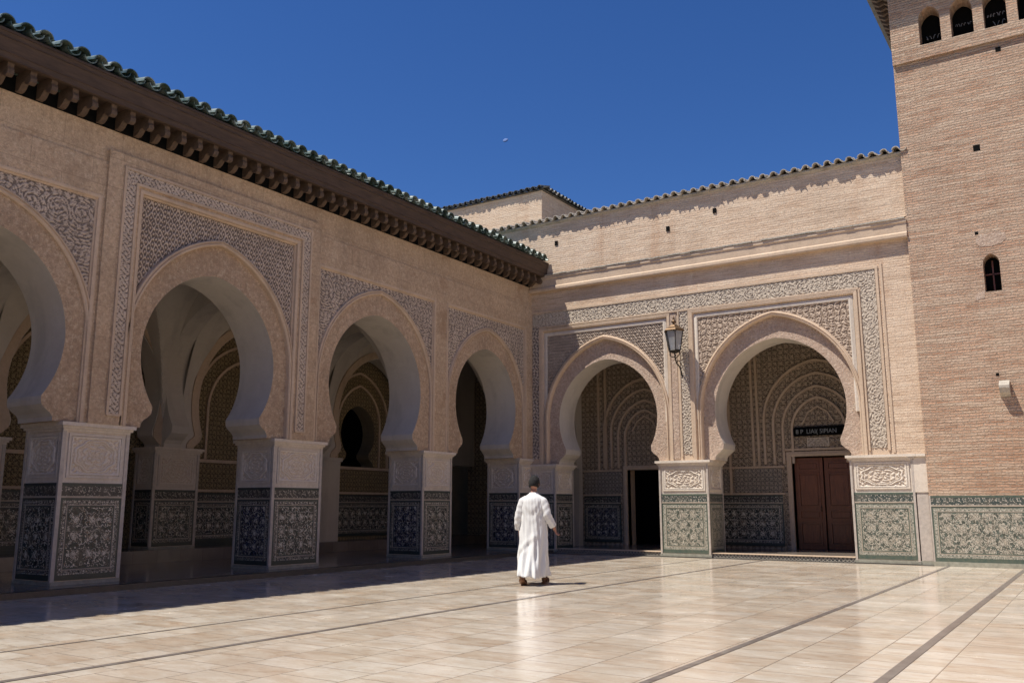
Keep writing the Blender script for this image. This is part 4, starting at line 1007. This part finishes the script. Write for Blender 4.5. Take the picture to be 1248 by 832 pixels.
# robe
prof = [(.10, .262, .42, -.0), (.13, .26, .415, -.0), (.25, .255, .385, -.0), (.45, .247, .30, .0), (.65, .24, .23, 0), (.85, .24, .185, 0), (1.0, .228, .165, 0), (1.15, .218, .15, 0), (1.28, .215, .145, -.005), (1.38, .205, .13, -.005), (1.43, .185, .115, 0), (1.465, .14, .10, .012), (1.50, .085, .078, .025), (1.525, .066, .063, .03)]
prof[0] = (.135,)+prof[0][1:]; prof[1] = (.16,)+prof[1][1:]
zz = np.array([p_[0] for p_ in prof]); K = 96; RZ = 64
b = B(); vs = []
for j in range(RZ):
    z = .135+(1.525-.135)*j/(RZ-1); rx, ry, cy_ = [float(np.interp(z, zz, [p_[k] for p_ in prof])) for k in (1, 2, 3)]
    amt = max(0, min(1, (1.38-z)/.9)); 
    for i in range(K):
        th = 2*PI*i/K
        fo = .72*amt*(.024*math.sin(th*6+z*3.4+1.2*math.sin(z*4))+.018*math.sin(th*11-z*5.1+1)+.012*math.sin(th*17+z*8)+.012*math.sin(z*11+th*3)*math.sin(th*2+1))
        dr = .012*max(0, 1-abs((z-(.62+.22*math.sin(th*1.0+2.2)))/.07))*max(0, math.sin(th*1.0+3.6))      # gathered drape across the back of the thighs
        dr -= .010*max(0, 1-abs((z-(.53+.22*math.sin(th+2.2)))/.06))*max(0, math.sin(th+3.6))
        wr_ = .008*math.sin(z*34+4*math.sin(th*3))*max(0, 1-abs(z-1.2)/.28)+.006*math.sin(th*23+z*9)*(z < 1.42)
        k_ = 1+(fo+dr+wr_)/.24
        lag = -.03*max(0, .5-z)
        vs.append(L(math.cos(th)*rx*k_+.004, math.sin(th)*ry*k_+cy_+lag, z+(.018*math.sin(th*3+1)+.01*math.sin(th*8))*max(0, 1-(z-.1)/.2)))
b.add(vs, [(j*K+i, j*K+(i+1) % K, (j+1)*K+(i+1) % K, (j+1)*K+i) for j in range(RZ-1) for i in range(K)], 'robe_white', smooth=True)
def sleeve(pts, rs, ph):
    P = [Vector(q) for q in pts]; n_ = 40; vs = []; seg = 28
    t_ = np.linspace(0, 1, len(P))
    def at(t): return Vector([float(np.interp(t, t_, [q[k] for q in P])) for k in range(3)])
    for j in range(n_+4):
        inner = j >= n_; t = (j/(n_-1)) if not inner else 1-(j-n_)*.03
        q = at(t); tg = (at(min(1, t+.06))-at(max(0, t-.06))).normalized(); a = tg.cross(hy).normalized(); c_ = tg.cross(a)
        r = float(np.interp(t, np.linspace(0, 1, len(rs)), rs)) - (.008 if inner else 0)
        for i in range(seg):
            th = 2*PI*i/seg
            w = .0032*math.sin(t*38+2.5*math.sin(th+ph))*min(1, t*3)*(1 if t < .93 else .2)+.006*math.sin(th*5+t*8+ph)*min(1, t*2)
            vs.append(q+(a*math.cos(th)+c_*math.sin(th))*(r+w))
    n2 = n_+4
    b.add(vs, [(j*seg+i, j*seg+(i+1) % seg, (j+1)*seg+(i+1) % seg, (j+1)*seg+i) for j in range(n2-1) for i in range(seg)], 'robe_white', smooth=True)
sleeve([L(-.10, -.005, 1.405), L(-.175, -.01, 1.36), L(-.215, -.02, 1.25), L(-.238, -.03, 1.13), L(-.255, .0, 1.02), L(-.264, .055, .915)], [.075, .082, .075, .074, .073, .070], 0)
sleeve([L(.10, -.005, 1.405), L(.18, -.01, 1.36), L(.23, -.025, 1.25), L(.262, -.04, 1.14), L(.295, .0, 1.05), L(.335, .05, .955)], [.075, .082, .075, .070, .066, .062], 2)
b.open = True
ro = obj('robe', b, Pn)
sd = ro.modifiers.new('thickness', 'SOLIDIFY'); sd.thickness = .004; sd.offset = -1
# sandals
for s, hz, hl, ty, tz in ((-1, -.36, .085, -.10, .0), (1, .22, .0, .49, .0)):
    b = B(); x0_ = s*.115; n_ = 12; top, bot = [], []
    for k in range(n_):
        t = k/(n_-1); y_ = hz+(ty-hz)*t; zb = hl*max(0, 1-t*1.25)**1.3; w_ = .036+.014*math.sin(PI*min(1, t*1.05))**.7 if 0 < t < 1 else .022
        for e in (-1, 1): top.append(L(x0_+e*w_, y_, zb+.024)); bot.append(L(x0_+e*w_, y_, zb+.003))
    vs = top+bot; o_ = len(top)
    fs = []
    for k in range(n_-1):
        a = 2*k; fs += [(a, a+1, a+3, a+2), (o_+a, o_+a+2, o_+a+3, o_+a+1), (a, a+2, o_+a+2, o_+a), (a+1, o_+a+1, o_+a+3, a+3)]
    fs += [(0, o_, o_+1, 1), (2*n_-2, 2*n_-1, o_+2*n_-1, o_+2*n_-2)]
    b.add(vs, fs, 'leather')
    ym = hz+(ty-hz)*.68; zm = .02
    b.tube([L(x0_-.048, ym, zm), L(x0_-.042, ym, zm+.05), L(x0_, ym+.01, zm+.075), L(x0_+.042, ym, zm+.05), L(x0_+.048, ym, zm)], .016, 'leather', 6)
    yh = hz+.02; b.tube([L(x0_-.036, yh+.09, hl*.7+.02), L(x0_-.042, yh+.06, hl+.075), L(x0_, yh-.018, hl+.085), L(x0_+.042, yh+.06, hl+.075), L(x0_+.036, yh+.09, hl*.7+.02)], .014, 'leather', 6)
    b.tube([L(x0_, yh-.005, hl+.02), L(x0_, yh-.018, hl+.08)], .022, 'leather', 6)
    obj('sandal', b, Pn)
